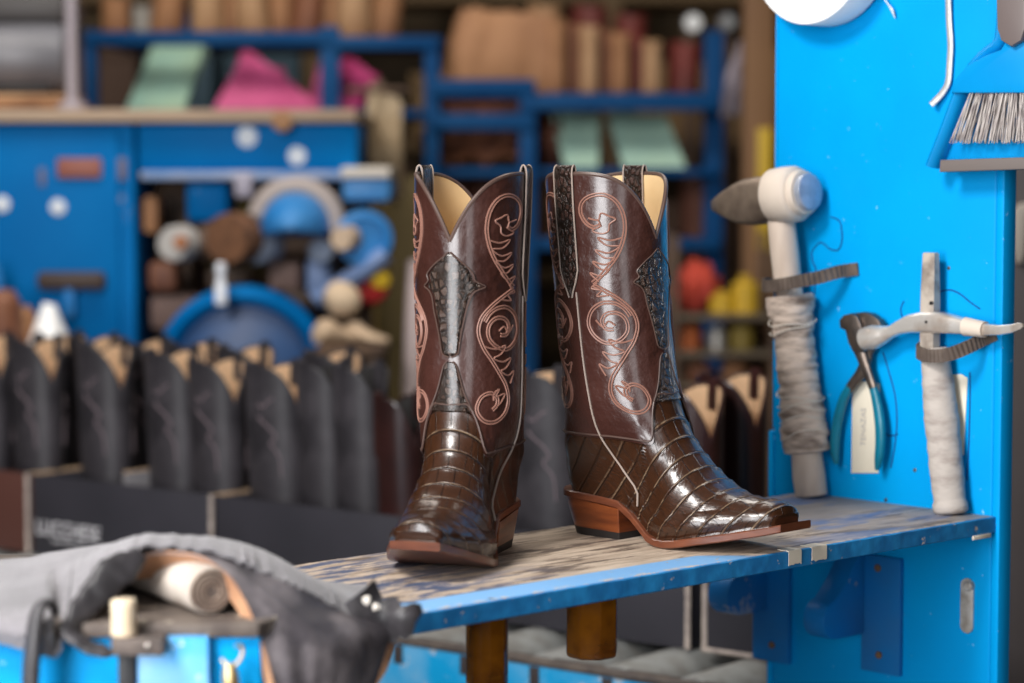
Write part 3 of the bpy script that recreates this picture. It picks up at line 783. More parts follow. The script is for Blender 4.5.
# ---- big hammer: stands on the shelf, held to the panel by a strap
o1 = 0.037
top = pan(776, 172, o1); bot = pan(811.5, 497, 0.024); bot.z = max(bot.z, ZS + 0.0006)
ham = thing('hammer', 'big wooden hammer with tape-wrapped handle and pointed head, held by a strap', 'hammer', (bot.x, bot.y, ZS), 0)
bm = BM(); rough_lathe(bm, bot, top, [(0, 0.001), (0.0, R_(14)), (0.005, R_(16)), (0.06, R_(16.4)), (0.15, R_(15.5)), (0.3, R_(14)), (0.6, R_(13.5)), (0.75, R_(14.5)), (0.83, R_(14)), (0.93, R_(12.5)), (0.995, R_(11.5)), (1.0, R_(10)), (1.0, 0.001)], 24, 0.06)
hd = link('handle', bm, handle_wood, ham, sharp=35); hd['label'] = 'pale worn wooden handle'
pA = bot.lerp(top, 0.135); pB = bot.lerp(top, 0.62)
bm = BM(); rough_lathe(bm, pA, pB, [(0, R_(15)), (0.0, R_(20))] + wrapped([(0.01, R_(22.5)), (0.08, R_(24)), (0.18, R_(23)), (0.35, R_(21.5)), (0.6, R_(20)), (0.8, R_(20.5)), (0.88, R_(22)), (0.92, R_(24.5)), (0.99, R_(24.5))], 17, 0.0014, 90) + [(1.0, R_(22)), (1.0, R_(14))], 32, 0.11, 3.0)
w1 = link('cloth_wrap', bm, wrap_mat, ham); w1['label'] = 'dirty grey-brown cloth wrap'
m_thr = mat('pale_thread', (0.72, 0.66, 0.58), 0.8)
for k, (f, a0) in enumerate(((0.12, 0), (0.2, 1), (0.28, 2), (0.36, 1.5), (0.84, 0.6), (0.80, 2.2), (0.30, 3))):
    bm = BM(); c = pA.lerp(pB, f); ax = (pB - pA).normalized(); a = (N - ax * N.dot(ax)).normalized(); b = ax.cross(a); pts = []
    for i in range(14):
        t = a0 * 0.4 - 1.9 + 3.4 * i / 13; pts.append(c + (a * math.cos(t) + b * math.sin(t)) * R_(24.0) + ax * (0.006 * math.sin(t + k) + 0.002 * math.sin(3 * t)))
    add_tube(bm, pts, 0.0008, 5); link('loose_thread', bm, m_thr, w1)
# head: axis runs along the panel, pointing at the panel's near edge
hc = bot.lerp(top, 0.928); ax = -VV
tip = pan(714, 206, o1); face = pan(808, 192, o1)
ax = (face - tip).normalized(); L = (face - tip).length; zz = (V3((0, 0, 1)) - ax * ax.z).normalized(); yy = zz.cross(ax)
bm = BM(); R = []
for f, hz, hy, dz in ((0.0, 0.0045, 0.004, 0.0), (0.02, 0.007, 0.009, 0.0), (0.15, 0.016, 0.017, -0.001), (0.30, 0.0245, 0.0225, -0.002), (0.42, 0.0285, 0.0245, -0.002), (0.55, 0.0285, 0.0245, -0.002), (0.66, 0.0265, 0.0245, -0.001), (0.74, 0.026, 0.026, 0), (0.93, 0.0255, 0.0255, 0.0), (0.95, 0.024, 0.024, 0.0)):
    c = tip + ax * (L * f) + zz * dz; ring = []
    for k in range(28):
        t = 2 * math.pi * k / 28; e = 0.55 if f < 0.7 else 1.0
        ct, st = math.cos(t), math.sin(t)
        ring.append(c + yy * (hy * math.copysign(abs(ct) ** e, ct)) + zz * (hz * math.copysign(abs(st) ** e, st)))
    R.append(ring)
rings(bm, R); bmesh.ops.recalc_face_normals(bm, faces=bm.faces[:])
hh = link('hammer_head', bm, head_steel, ham, sharp=45); hh['label'] = 'brown steel head with a pointed end'
bm = BM(); rough_lathe(bm, tip + ax * (L * 0.66), tip + ax * (L * 0.92), [(0, 0.026), (0.0, 0.0315), (0.06, 0.0335), (0.5, 0.034), (0.85, 0.033), (0.95, 0.0305), (1.0, 0.028), (1.0, 0.024)], 36, 0.025)
link('tape_ring', bm, tape_white, hh, sharp=50)['label'] = 'dirty white tape ring'
bm = BM(); rough_lathe(bm, tip + ax * (L * 0.90), tip + ax * (L * 1.05), [(0, 0.02), (0.0, 0.0275), (0.3, 0.0275), (0.5, 0.026), (0.52, 0.0235), (0.52, 0.02)], 32, 0.02)
link('tape_ring', bm, tape_white, hh, sharp=50)
bm = BM(); add_lathe(bm, tip + ax * (L * 0.93), ax, [(0, 0.021), (L * 0.085, 0.0222), (L * 0.097, 0.0215), (L * 0.103, 0.019), (L * 0.104, 0.0)], 32)
link('striking_face', bm, mat('polished_striking_face', (0.42, 0.45, 0.53), 0.4, 0.35, col2=(0.30, 0.33, 0.40), nscale=60), hh, sharp=35)['label'] = 'polished blue-grey striking face'
# ---- straps nailed to the panel
def strap(name, label, pix, w, ribs, parent_off=0.0):
    """pix: (px, py, off); the strap stands on edge, w metres tall"""
    P = spline([pan(x, y, o) for x, y, o in pix], 14); bm = BM(); R = []
    for i, p in enumerate(P):
        t = (P[min(i + 1, len(P) - 1)] - P[max(i - 1, 0)]).normalized(); up = (V3((0, 0, 1)) - t * t.z).normalized(); n = t.cross(up)
        rb = 0.0005 * math.cos(i * 2 * math.pi / 4) if ribs else 0
        R.append([p - up * w / 2 + n * (0.0015 + rb), p + up * w / 2 + n * (0.0015 + rb), p + up * w / 2 - n * 0.0015, p - up * w / 2 - n * 0.0015])
    rings(bm, R); bmesh.ops.recalc_face_normals(bm, faces=bm.faces[:])
    o = link(name, bm, strap_leather, None, sharp=25); return tag(o, label, 'strap', 'leather straps holding the hammers')
strap('leather_strap', 'ribbed brown strap around the big hammer handle under its head', [(771, 284, 0.004), (766, 284, 0.018), (763, 285, 0.040), (769, 286, 0.058), (785, 284, 0.064), (800, 281, 0.060), (818, 277.5, 0.042), (838, 272, 0.020), (850, 270, 0.0045), (858, 269, 0.0022)], 0.0150, True)
# ---- small hammer with a slim claw
o2 = 0.022
top2 = pan(925, 253, o2); bot2 = pan(951, 515, 0.022); bot2.z = max(bot2.z, ZS + 0.0006)
RS = lambda px: px / 880.0
ham2 = thing('hammer', "small shoemaker's hammer with bright claw head and pale cloth handle", 'hammer', (bot2.x, bot2.y, ZS), 0)
bm = BM(); p, q = bot2.lerp(top2, 0.60), top2
axh = (q - p).normalized(); M = frame((p + q) / 2, VV * -1, axh); Lh = (q - p).length / 2
tools_w = RS(8.5)
bm = BM(); R = []
for z, w, d in ((-1, 0.9, 0.9), (-0.3, 0.95, 0.9), (0.3, 0.92, 0.8), (0.75, 0.86, 0.66), (0.97, 0.83, 0.6), (1.0, 0.76, 0.52)):
    R.append([M @ V3((sx * tools_w * w * 1.05 * (0.72 if cx else 1), sy * tools_w * d * (1 if cx else 0.72), z * Lh)) for sx, sy, cx in ((1, 1, 0), (1, 1, 1), (-1, 1, 1), (-1, 1, 0), (-1, -1, 0), (-1, -1, 1), (1, -1, 1), (1, -1, 0))])
rings(bm, R); bmesh.ops.recalc_face_normals(bm, faces=bm.faces[:])
hd2 = link('handle', bm, mat('stained_handle_wood', (0.46, 0.40, 0.34), 0.5, col2=(0.16, 0.12, 0.10), nscale=26, nlo=0.48, nhi=0.62, bump=0.2), ham2, sharp=30)
bm = BM(); add_lathe(bm, pan(932.5, 303, o2 + tools_w * 0.55), N, [(0, 0.0022), (0.0035, 0.0022), (0.004, 0.0016), (0.004, 0.0003)], 12); link('rivet', bm, mat('black_iron', (0.02, 0.018, 0.017), 0.5, 0.5), hd2)
bm = BM(); rough_lathe(bm, bot2, bot2.lerp(top2, 0.635), [(0, 0.001), (0, RS(14)), (0.02, RS(17.5)), (0.06, RS(17.5)), (0.08, RS(16))] + wrapped([(0.09, RS(16)), (0.3, RS(17.2)), (0.6, RS(17)), (0.85, RS(15)), (0.99, RS(14))], 8, 0.0006, 40) + [(1.0, RS(12)), (1.0, 0.002)], 28, 0.05, 9)
link('cloth_wrap', bm, wrap_pale, ham2, sharp=50)['label'] = 'pale grey cloth wrap'
# head: round face at the left, body over the handle, slim curved claw to the right
oh = o2 + 0.002
def hp(px, py, o=0.0): return pan(px, py, oh + o)
bm = BM()
ctr = [(864, 339, 0), (869, 338, 0), (876, 336.5, 0), (884, 334.5, 0), (892, 331.5, 0), (900, 327.5, 0), (912, 323.5, 0), (925, 322, 0), (940, 322.5, 0), (955, 324.5, 0), (968, 327.0, 0), (984, 329.5, 0), (1000, 330, 0.0), (1012, 328.5, 0.003), (1020, 326.0, 0.006), (1023, 325, 0.007)]
hz_ = [11.5, 12.5, 12.5, 9.5, 6.5, 7.0, 9.5, 11.0, 10.8, 9.2, 7.5, 6.0, 5.0, 4.4, 3.6, 1.8]
hy_ = [11.5, 12.5, 12.5, 9.5, 6.5, 7.5, 10.0, 11.0, 11.0, 9.0, 6.5, 5.0, 4.0, 3.2, 2.4, 1.2]
C = [hp(*c) for c in ctr]; R = []
for i, c in enumerate(C):
    t = (C[min(i + 1, len(C) - 1)] - C[max(i - 1, 0)]).normalized(); n = (N - t * N.dot(t)).normalized(); u = t.cross(n)
    if u.z < 0: u = -u
    e = 1.0 if i < 5 else 0.6
    R.append([c + u * RS(hz_[i]) * math.copysign(abs(math.sin(a)) ** e, math.sin(a)) + n * RS(hy_[i]) * math.copysign(abs(math.cos(a)) ** e, math.cos(a)) for a in [2 * math.pi * k / 20 for k in range(20)]])
rings(bm, R); bmesh.ops.recalc_face_normals(bm, faces=bm.faces[:])
h2 = link('hammer_head', bm, mat('bright_hammer_steel', (0.84, 0.80, 0.75), 0.26, 0.6, col2=(0.62, 0.52, 0.44), nscale=35, bump=0.08), ham2, sharp=60); h2['label'] = 'bright steel head with round face and slim claw'
bm = BM(); R = []
for f in (0, 0.5, 1.0):
    c = hp(lerp(965, 985, f), lerp(326.4, 329.6, f)); t = (C[11] - C[10]).normalized(); n = (N - t * N.dot(t)).normalized(); u = t.cross(n)
    R.append([c + u * RS(lerp(9.4, 8.0, f)) * math.sin(a) + n * RS(8.5) * math.cos(a) for a in [2 * math.pi * k / 16 for k in range(16)]])
rings(bm, R); bmesh.ops.recalc_face_normals(bm, faces=bm.faces[:]); link('tape_ring', bm, tape_white, h2)
bm = BM(); add_lathe(bm, hp(926.5, 322.0, RS(10.3)), N, [(0, 0.0018), (0.0012, 0.0018), (0.0014, 0.0003)], 10); link('rivet', bm, MATS['black_iron'], h2)
strap('leather_strap', 'ribbed brown strap sagging around the small hammer below its claw', [(924, 347, 0.002), (919, 349, 0.016), (918, 352, 0.034), (924, 355, 0.046), (936, 356, 0.050), (950, 354, 0.046), (966, 348, 0.032), (980, 341, 0.013), (988, 337, 0.0042), (996, 334, 0.0022)], 0.0150, True)
# ---- pincers hanging jaws up
teal = mat('teal_grip_plastic', (0.0, 0.17, 0.27), 0.35, col2=(0.0, 0.13, 0.20), nscale=25, coat=0.2)
pin = thing('pincers', 'old end-cutting pincers with teal dipped handles hanging beside the big hammer', 'pincers', pan(858, 475, 0.012), 0)
def flat_tube(bm, pix, rr, o, flat):
    P = spline([pan(x, y, o if len(pp) < 1 else o) for x, y, *pp in pix], 6); n = len(P); m = len(rr); r2 = []
    f = pchip([(i / (m - 1), r) for i, r in enumerate(rr)])
    r2 = [RS(f(i / (n - 1))) for i in range(n)]
    add_tube(bm, P, r2, 14, True, flat, up=N)
armA = [(871, 345), (868, 352), (866, 362), (860, 374), (853, 383), (848, 390)]
gripA = [(850, 387), (844, 398), (839, 415), (836, 433), (835, 450), (836.5, 464)]
armB = [(856, 338), (860, 350), (864, 362), (869, 376), (873, 388)]
gripB = [(872, 384), (876, 398), (879, 415), (880.5, 432), (880, 450), (877, 470)]
bm = BM(); flat_tube(bm, armA, [8, 7, 6.5, 5.5, 5], 0.013, 0.6); a1 = link('pincer_arm', bm, dark_steel, pin)
bm = BM(); flat_tube(bm, gripA, [4.5, 5.2, 5.6, 5.8, 5.8, 5.2, 2.5], 0.013, 0.75); link('handle_grip', bm, teal, a1)['label'] = 'teal dipped grip'
bm = BM(); flat_tube(bm, armB, [9, 8, 6.5, 5.5, 5], 0.019, 0.6); a2 = link('pincer_arm', bm, dark_steel, pin)
bm = BM(); flat_tube(bm, gripB, [4.5, 5.2, 5.8, 6.0, 6.0, 5.6, 2.5], 0.017, 0.75); link('handle_grip', bm, teal, a2)['label'] = 'teal dipped grip'
M = Matrix.Translation(pan(862, 332, 0.016)) @ ML.to_3x3().to_4x4()
def pz(px, py):
    q = pan(px, py, 0.016) - pan(862, 332, 0.016); return (q.dot(VV), q.z)
Mj = frame(pan(862, 332, 0.016), VV)
bm = BM(); add_prism(bm, [pz(*c) for c in ((844, 320), (848, 315), (856, 313), (862, 316), (866, 325), (871, 340), (868, 352), (858, 352), (853, 342), (850, 330), (845, 328))], Mj, -0.004, 0.010, 0.002); link('jaw', bm, dark_steel, a1, sharp=30)
bm = BM(); add_prism(bm, [pz(*c) for c in ((856, 313), (864, 312), (872, 314), (880, 320), (883, 328), (878, 331), (872, 330), (869, 342), (864, 352), (857, 350), (858, 338), (862, 325))], Mj, -0.010, 0.003, 0.002); link('jaw', bm, dark_steel, a2, sharp=30)
bm = BM(); add_lathe(bm, pan(860, 345, 0.014), N, [(0, 0.006), (0.010, 0.006), (0.0115, 0.0045), (0.0115, 0.0005)], 16); link('pivot_rivet', bm, steel, pin, sharp=30)
# ---- two cream cards on the panel
card = mat('cream_card', (0.80, 0.73, 0.59), 0.65, col2=(0.76, 0.68, 0.54), nscale=12)
def card_thing(label, corners, th):
    p = pan(*corners[0]); M = frame(p, VV); poly = [((pan(*c) - p).dot(VV), (pan(*c) - p).z) for c in corners]
    bm = BM(); add_prism(bm, poly, M, -0.0002 - th, -0.0002, 0.0003)
    if (M @ V3((0, -1, 0)) - M @ V3((0, 0, 0))).dot(N) < 0:
        bm.free(); bm = BM(); add_prism(bm, poly, M, 0.0002, 0.0002 + th, 0.0003)
    return link('card', bm, card, None, sharp=30)
def text_mesh(name, body, size, M, m, parent, extrude=0.0002, sx=1.0, spacing=1.0):
    cu = bpy.data.curves.new('lettering', 'FONT'); cu.body = body; cu.size = size; cu.align_x = 'CENTER'; cu.align_y = 'CENTER'; cu.extrude = extrude; cu.space_character = spacing
    t = bpy.data.objects.new('lettering', cu); COL.objects.link(t)
    me = bpy.data.meshes.new_from_object(t.evaluated_get(bpy.context.evaluated_depsgraph_get()))
    bpy.data.objects.remove(t); bpy.data.curves.remove(cu)
    me.transform(Matrix.Diagonal((sx, 1, 1, 1))); me.transform(M)
    bm = BM(); bm.from_mesh(me); bpy.data.meshes.remove(me)
    return link(name, bm, m, parent, smooth=False)
tagc = thing('label_card', 'cream paper card tucked behind the pincers, small grey word written upwards', 'card', pan(864, 474), 0)
c = card_thing('', [(853, 382), (870, 381), (880, 384), (879, 473), (852, 473)], 0.0012); c.parent = tagc; c.name = 'paper'
c.data.transform(tagc.matrix_basis.inverted())
q = pan(863.5, 427, 0.0018); xd = V3((0, 0, 1)); Mt = frame(q, xd, N)
text_mesh('lettering', 'TENAZAS', 0.0105, Mt, mat('grey_print', (0.45, 0.42, 0.40), 0.8), tagc)['label'] = 'grey printed word'
c = card_thing('', [(950, 375), (962, 374), (968, 378), (968, 380), (964, 455), (952, 455)], 0.0012)
tag(c, 'cream card half hidden behind the small hammer handle', 'card'); c.name = 'label_card'
# ---- dustpan, brush, white cap, metal rod at the top
pan_blue = mat('dustpan_plastic', (0.0, 0.27, 0.64), 0.35, col2=(0.0, 0.24, 0.58), nscale=10, coat=0.1)
dp = thing('dustpan', 'bright blue dustpan with grey lip hanging at the panel edge', 'dustpan', pan(1020, 172, 0.01), 0)
od = 0.02
dref = pan(1010, 120, od); Md = frame(dref, -VV)
def dz(px, py): q = pan(px, py, od) - dref; return (q.dot(-VV), q.z)
# back plate, raised side rim, grey rubber lip
outl = [(940, 166), (955, 128), (970, 88), (983, 66), (997, 52), (1008, 42), (1011, 20), (1012, -12), (1046, -14), (1048, 18), (1056, 36), (1074, 48), (1090, 66), (1102, 92), (1112, 128), (1124, 160)]
sg = 1 if (Md @ V3((0, 1, 0)) - Md @ V3((0, 0, 0))).dot(N) > 0 else -1
bm = BM(); add_prism(bm, [dz(*c) for c in outl], Md, 0.0 * sg, sg * 0.004, 0.0008); body = link('pan_body', bm, pan_blue, dp, sharp=30)
bm = BM(); P = spline([dref - VV * dz(*c)[0] + V3((0, 0, dz(*c)[1])) + N * 0.010 for c in outl[:8]], 6)
add_tube(bm, P, 0.0075, 10, True, 1.9, up=N); link('side_rim', bm, pan_blue, body)
bm = BM(); P = spline([dref - VV * dz(*c)[0] + V3((0, 0, dz(*c)[1])) + N * 0.010 for c in outl[8:]], 6)
add_tube(bm, P, 0.0075, 10, True, 1.9, up=N); link('side_rim', bm, pan_blue, body)
bm = BM(); add_prism(bm, [dz(*c) for c in ((953, 160), (1136, 154), (1138, 166), (952, 172))], Md, -sg * 0.004, sg * 0.024, 0.0015); link('rubber_lip', bm, mat('grey_rubber', (0.16, 0.135, 0.125), 0.6), dp, sharp=30)['label'] = 'grey rubber lip'
bh = thing('hand_brush', 'blue hand brush with grey bristles clipped into the dustpan', 'brush', pan(1030, 143, 0.03), 0)
bm = BM(); blk = [(966, 94), (970, 80), (982, 66), (1000, 56), (1016, 50), (1022, 40), (1023, -12), (1040, -12), (1041, 40), (1052, 52), (1070, 60), (1084, 74), (1092, 94)]
add_prism(bm, [dz(*c) for c in blk], Md, sg * 0.008, sg * 0.030, 0.004); link('brush_block', bm, pan_blue, bh, sharp=35)
bm = BM(); add_prism(bm, [dz(*c) for c in ((1017, -12), (1018, 30), (1022, 42), (1032, 48), (1042, 42), (1046, 30), (1047, -12))], Md, sg * 0.030, sg * 0.040, 0.003); link('handle', bm, mat('grey_brush_handle', (0.15, 0.12, 0.115), 0.45), bh, sharp=35)
bm = BM(); rnd = random.Random(3); nt_ = 24
for k in range(nt_):
    f = k / (nt_ - 1); x0 = lerp(984, 1104, f); x1 = lerp(968, 1118, f)
    for j in range(16):
        a = (x0 + rnd.uniform(-2.0, 2.0), 93); b = (x1 + rnd.uniform(-4.0, 4.0), 142 + rnd.uniform(-3, 2)); yo = rnd.uniform(0.010, 0.027)
        pa = dref - VV * dz(*a)[0] + V3((0, 0, dz(*a)[1])) + N * yo; pb = dref - VV * dz(*b)[0] + V3((0, 0, dz(*b)[1])) + N * (yo + rnd.uniform(-0.003, 0.003))
        add_tube(bm, [pa, pa.lerp(pb, 0.5) + VV * rnd.uniform(-0.0006, 0.0006), pb], [0.0006, 0.0007, 0.0006], 4)
br = link('bristles', bm, mat('grey_bristles', (0.55, 0.50, 0.47), 0.6, col2=(0.33, 0.28, 0.27), nscale=60), bh); br['kind'] = 'stuff'; br['label'] = 'grey bristle tufts'
# roll of white paper hanging with its end towards the room, loose end at the right
white = mat('white_paper', (0.90, 0.90, 0.90), 0.6)
rl = 0.045; fc = pan(808, -59, rl); rr_ = 0.0975
cp = thing('paper_roll', 'roll of white paper with a loose end hanging at the top of the blue panel', 'paper roll', fc - N * rl, 0)
bm = BM(); rough_lathe(bm, fc - N * (rl - 0.0005), fc, [(0, 0.02), (0, rr_), (0.97, rr_), (1.0, rr_ - 0.001), (1.0, 0.021), (0.5, 0.02)], 72); link('roll', bm, white, cp, sharp=40)
bm = BM(); bc = fc - N * rl; G = []
def pe(a, r): return bc - VV * (math.cos(rad(a)) * r) + V3((0, 0, math.sin(rad(a)) * r))
tail = [pe(-22, rr_ + 0.001), pe(-32, rr_ + 0.002), pe(-39, rr_ + 0.008), pe(-42, rr_ + 0.020), pe(-43.5, rr_ + 0.036)]
for i, p in enumerate(spline(tail, 4)):
    w_ = lerp(0.026, 0.003, i / 16); G.append([p + N * (0.0015 + w_ * k / 4 + 0.004 * (i / 16) ** 2) + V3((0, 0, 0.010 * k / 4 * (i / 16))) for k in range(5)])
add_sheet(bm, G, 0.0008); link('loose_end', bm, white, cp)
bm = BM(); P = spline([pan(x, y, o) for x, y, o in ((948, -10, 0.006), (949, 20, 0.005), (950.5, 45, 0.005), (949.5, 65, 0.005), (948, 82, 0.005), (943, 92, 0.006), (937, 99, 0.008), (931, 105, 0.012))], 8)
add_tube(bm, P, 0.0040, 10, True, 0.55, up=N); rod = tag(link('wire_hook', bm, mat('scuffed_grey_metal', (0.46, 0.47, 0.48), 0.45, 0.4, col2=(0.62, 0.60, 0.56), nscale=60, bump=0.2), None), 'thin grey metal rod with a bent tip hanging left of the dustpan', 'hook')
rod['label'] = 'thin grey metal rod with a bent tip hanging beside the dustpan'
# ================================================================ near end of the bench: blue cabinet, hides, roll, cord spool
ZT_ = 0.977
blk = thing('bench_cabinet', 'bright blue bench cabinet with a worn wooden top under the draped hides', 'cabinet', (-0.45, 2.1, 0), 0)
poly = [(-0.204, 1.93), (-0.150, 2.050), (-0.338, 2.262), (-0.85, 2.30), (-0.85, 1.93)]
def zprism(bm, poly, z0, z1, bev=0.0):
    a = [bm.verts.new((x, y, z0)) for x, y in poly]; b = [bm.verts.new((x, y, z1)) for x, y in poly]; n = len(poly)
    fs = [bm.faces.new(a), bm.faces.new(b)] + [bm.faces.new((a[i], a[(i + 1) % n], b[(i + 1) % n], b[i])) for i in range(n)]
    bmesh.ops.recalc_face_normals(bm, faces=fs)
    if bev: bmesh.ops.bevel(bm, geom=list({e for f in fs for e in f.edges}), offset=bev, segments=2, affect='EDGES', profile=0.5)
bm = BM(); zprism(bm, poly, 0.0, ZT_ - 0.0125, 0.002); link('body', bm, blue, blk, sharp=30)
bm = BM(); zprism(bm, [(x, y - (0.006 if y < 1.95 else 0)) for x, y in poly], ZT_ - 0.012, ZT_, 0.002)
link('top_board', bm, mat('worn_bench_wood', (0.15, 0.12, 0.10), 0.7, col2=(0.08, 0.062, 0.055), nscale=35, bump=0.4, bscale=80, chips=(0.42, 0.36, 0.29), chip_lo=0.6), blk, sharp=30)
def fpt(px, py, Y): return at(px, py, Y)
def fbox(bm, x0, y0, x1, y1, Ya, Yb, bev=0.001):
    a = at(x0, y1, Ya); b = at(x1, y0, Ya); add_box(bm, (a.x, Ya, a.z), (b.x, Yb, b.z), None, bev)
bm = BM(); fbox(bm, 139, 637, 208, 760, 1.918, 1.9297); link('corner_post', bm, mat('pale_blue_paint', (0.05, 0.40, 0.85), 0.4, col2=(0.20, 0.50, 0.85), nscale=18, chips=(0.6, 0.62, 0.66), chip_lo=0.63, chip_scale=40), blk, sharp=30)['label'] = 'lighter scuffed blue post'
bm = BM(); fbox(bm, 119, 653, 135, 760, 1.922, 1.9297, 0.0006); link('dark_slot_strip', bm, mat('slot_shade', (0.012, 0.012, 0.014), 0.5), blk, sharp=30)  # raised dark strip standing in for the shade of an open slot
bm = BM(); fbox(bm, 111, 639, 163, 656, 1.898, 1.9297, 0.001); br_ = link('ledge', bm, mat('dusty_dark_ledge', (0.07, 0.055, 0.05), 0.7, col2=(0.14, 0.11, 0.095), nscale=50, bump=0.2), blk, sharp=30)
bm = BM(); q = at(148, 646, 1.898); add_lathe(bm, q, (0, -1, 0), [(0, 0.0025), (0.001, 0.0025), (0.002, 0.0012)], 10); link('screw', bm, steel, br_)
zl = at(120, 639, 1.914).z
# wooden cord spool on the ledge
sp = at(124, 640, 1.912); sp.z = at(124, 639, 1.898).z + 0.0004
tag(link('wooden_peg', (lambda b: (add_lathe(b, sp, (0, 0, 1), [(0, 0.0095), (0.001, 0.0105), (0.012, 0.0100), (0.024, 0.0103), (0.0275, 0.0100), (0.029, 0.0085), (0.0292, 0.0)], 24), b)[1])(BM()), mat('pale_turned_wood', (0.80, 0.66, 0.48), 0.55, col2=(0.70, 0.55, 0.38), nscale=40, stretch=(1, 1, 0.3)), None), 'short pale wooden peg standing on the dark ledge of the blue cabinet', 'peg')
# brass hook
hk = thing('brass_hook', 'small brass hook and clip hanging on the blue cabinet under the cloth roll', 'hook', at(230, 683, 1.91), 0)
brass = mat('aged_brass', (0.72, 0.55, 0.28), 0.35, 0.8, col2=(0.45, 0.30, 0.14), nscale=80)
bm = BM(); add_tube(bm, spline([at(x, y, Y) for x, y, Y in ((236, 646, 1.927), (241, 646, 1.918), (242.5, 653, 1.912), (239, 661, 1.910), (233, 666, 1.910), (227, 665, 1.910), (222, 659, 1.912))], 6), 0.0016, 10); link('hook', bm, brass, hk)
bm = BM(); rough = [at(x, y, 1.910) for x, y in ((229, 663), (230, 672), (231, 684), (232, 700), (233, 720))]
add_tube(bm, rough, [0.004, 0.0065, 0.0072, 0.0065, 0.005], 14); link('clip_body', bm, brass, hk)
# cloth roll lying on the cabinet top
ra = at(211, 595, 1.958); r0 = 0.0198; ra.z = ZT_ + r0 + 0.0006; dirn = V3((-0.52, 0.85, 0)).normalized()
cloth_roll = thing('cloth_roll', 'tight roll of cream cloth lying under the arched hide on the cabinet', 'cloth roll', V3((ra.x, ra.y, ZT_)), 0)
rollm = mat('cream_cloth', (0.50, 0.44, 0.385), 0.8, col2=(0.36, 0.29, 0.24), nscale=30, bump=0.3, bscale=150)
bm = BM(); add_lathe(bm, ra, dirn, [(0.001, r0 * 0.5), (0.0, r0 * 0.93), (0.002, r0), (0.14, r0), (0.142, 0.005)], 32); link('roll', bm, rollm, cloth_roll, sharp=45)
bm = BM(); sd_ = dirn.cross(V3((0, 0, 1))).normalized(); pts = []
for i in range(130):
    t = i / 129; a = t * 2 * math.pi * 3.6; r = lerp(0.0045, r0 * 0.94, t); pts.append(ra - dirn * 0.0008 + sd_ * (math.cos(a) * r) + V3((0, 0, math.sin(a) * r)))
add_tube(bm, pts, 0.0012, 6); link('spiral_edge', bm, mat('dirty_cloth_edge', (0.19, 0.135, 0.105), 0.9, col2=(0.30, 0.23, 0.18), nscale=60, bump=0.3), cloth_roll)['label'] = 'dirty spiral end'
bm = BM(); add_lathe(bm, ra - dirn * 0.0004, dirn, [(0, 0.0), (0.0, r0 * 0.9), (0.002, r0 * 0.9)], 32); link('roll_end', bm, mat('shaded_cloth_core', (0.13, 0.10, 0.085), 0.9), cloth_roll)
# grey suede over everything
suede = mat('grey_suede', (0.25, 0.235, 0.25), 0.95, col2=(0.17, 0.16, 0.17), nscale=14, bump=1.0, bscale=170, bdist=0.0025, sheen=0.3)
Fp = [(-40, 640, 1.912), (0, 644, 1.910), (25, 650, 1.908), (54, 657, 1.908), (62, 628, 1.922), (78, 598, 1.940), (100, 570, 1.952), (130, 549, 1.972), (165, 545, 1.982), (205, 548, 1.984), (245, 561, 1.990), (280, 577, 2.000), (310, 593, 2.012), (340, 609, 2.032), (366, 620, 2.055), (385, 622, 2.085)]
Sp = [(-40, 582), (0, 572), (22, 566), (50, 558), (70, 553), (88, 549), (108, 544), (135, 539), (165, 536), (205, 536), (240, 544), (272, 556), (302, 572), (330, 587), (356, 600), (376, 607)]
Fc = spline([V3(p) for p in Fp], 8); Sc = spline([V3((x, y, 0)) for x, y in Sp], 8)
G = []; rnd = random.Random(11)
for i, (f, s) in enumerate(zip(Fc, Sc)):
    jag = 0 if i < 26 else rnd.uniform(-2.6, 3.4)
    F = at(f.x + (rnd.uniform(-1.5, 1.5) if i > 26 else 0), f.y + jag, f.z); Sx = at(s.x, s.y, max(2.075, f.z + 0.05))
    M1 = F.lerp(Sx, 0.45) + V3((0, 0, 0.006))
    if i <= 26: M1 = V3((F.x, 1.917, ZT_ + 0.007)).lerp(M1, max(0, (i - 22) / 4.0))
    bz = ZT_ + 0.004 if s.x < 180 else max(ZS + 0.004, ZT_ + 0.004 - (s.x - 180) * 0.0003)
    Bk = V3((Sx.x * 1.05, min(Sx.y + 0.15, 2.24), min(bz, Sx.z - 0.004)))
    row = spline([F, M1, Sx, Sx.lerp(Bk, 0.5) + V3((0, 0, 0.004)), Bk], 5)
    row = [p + V3((0, 0, 0.0022 * mnoise.noise(V3((p.x * 22, p.y * 22, 0.3))))) for p in row]
    G.append(row)
bm = BM(); add_sheet(bm, G, 0.0022)
tag(link('suede_hide', bm, suede, None, sharp=60), 'grey suede hide with ragged edge spread over the cabinet and shelf end', 'hide')
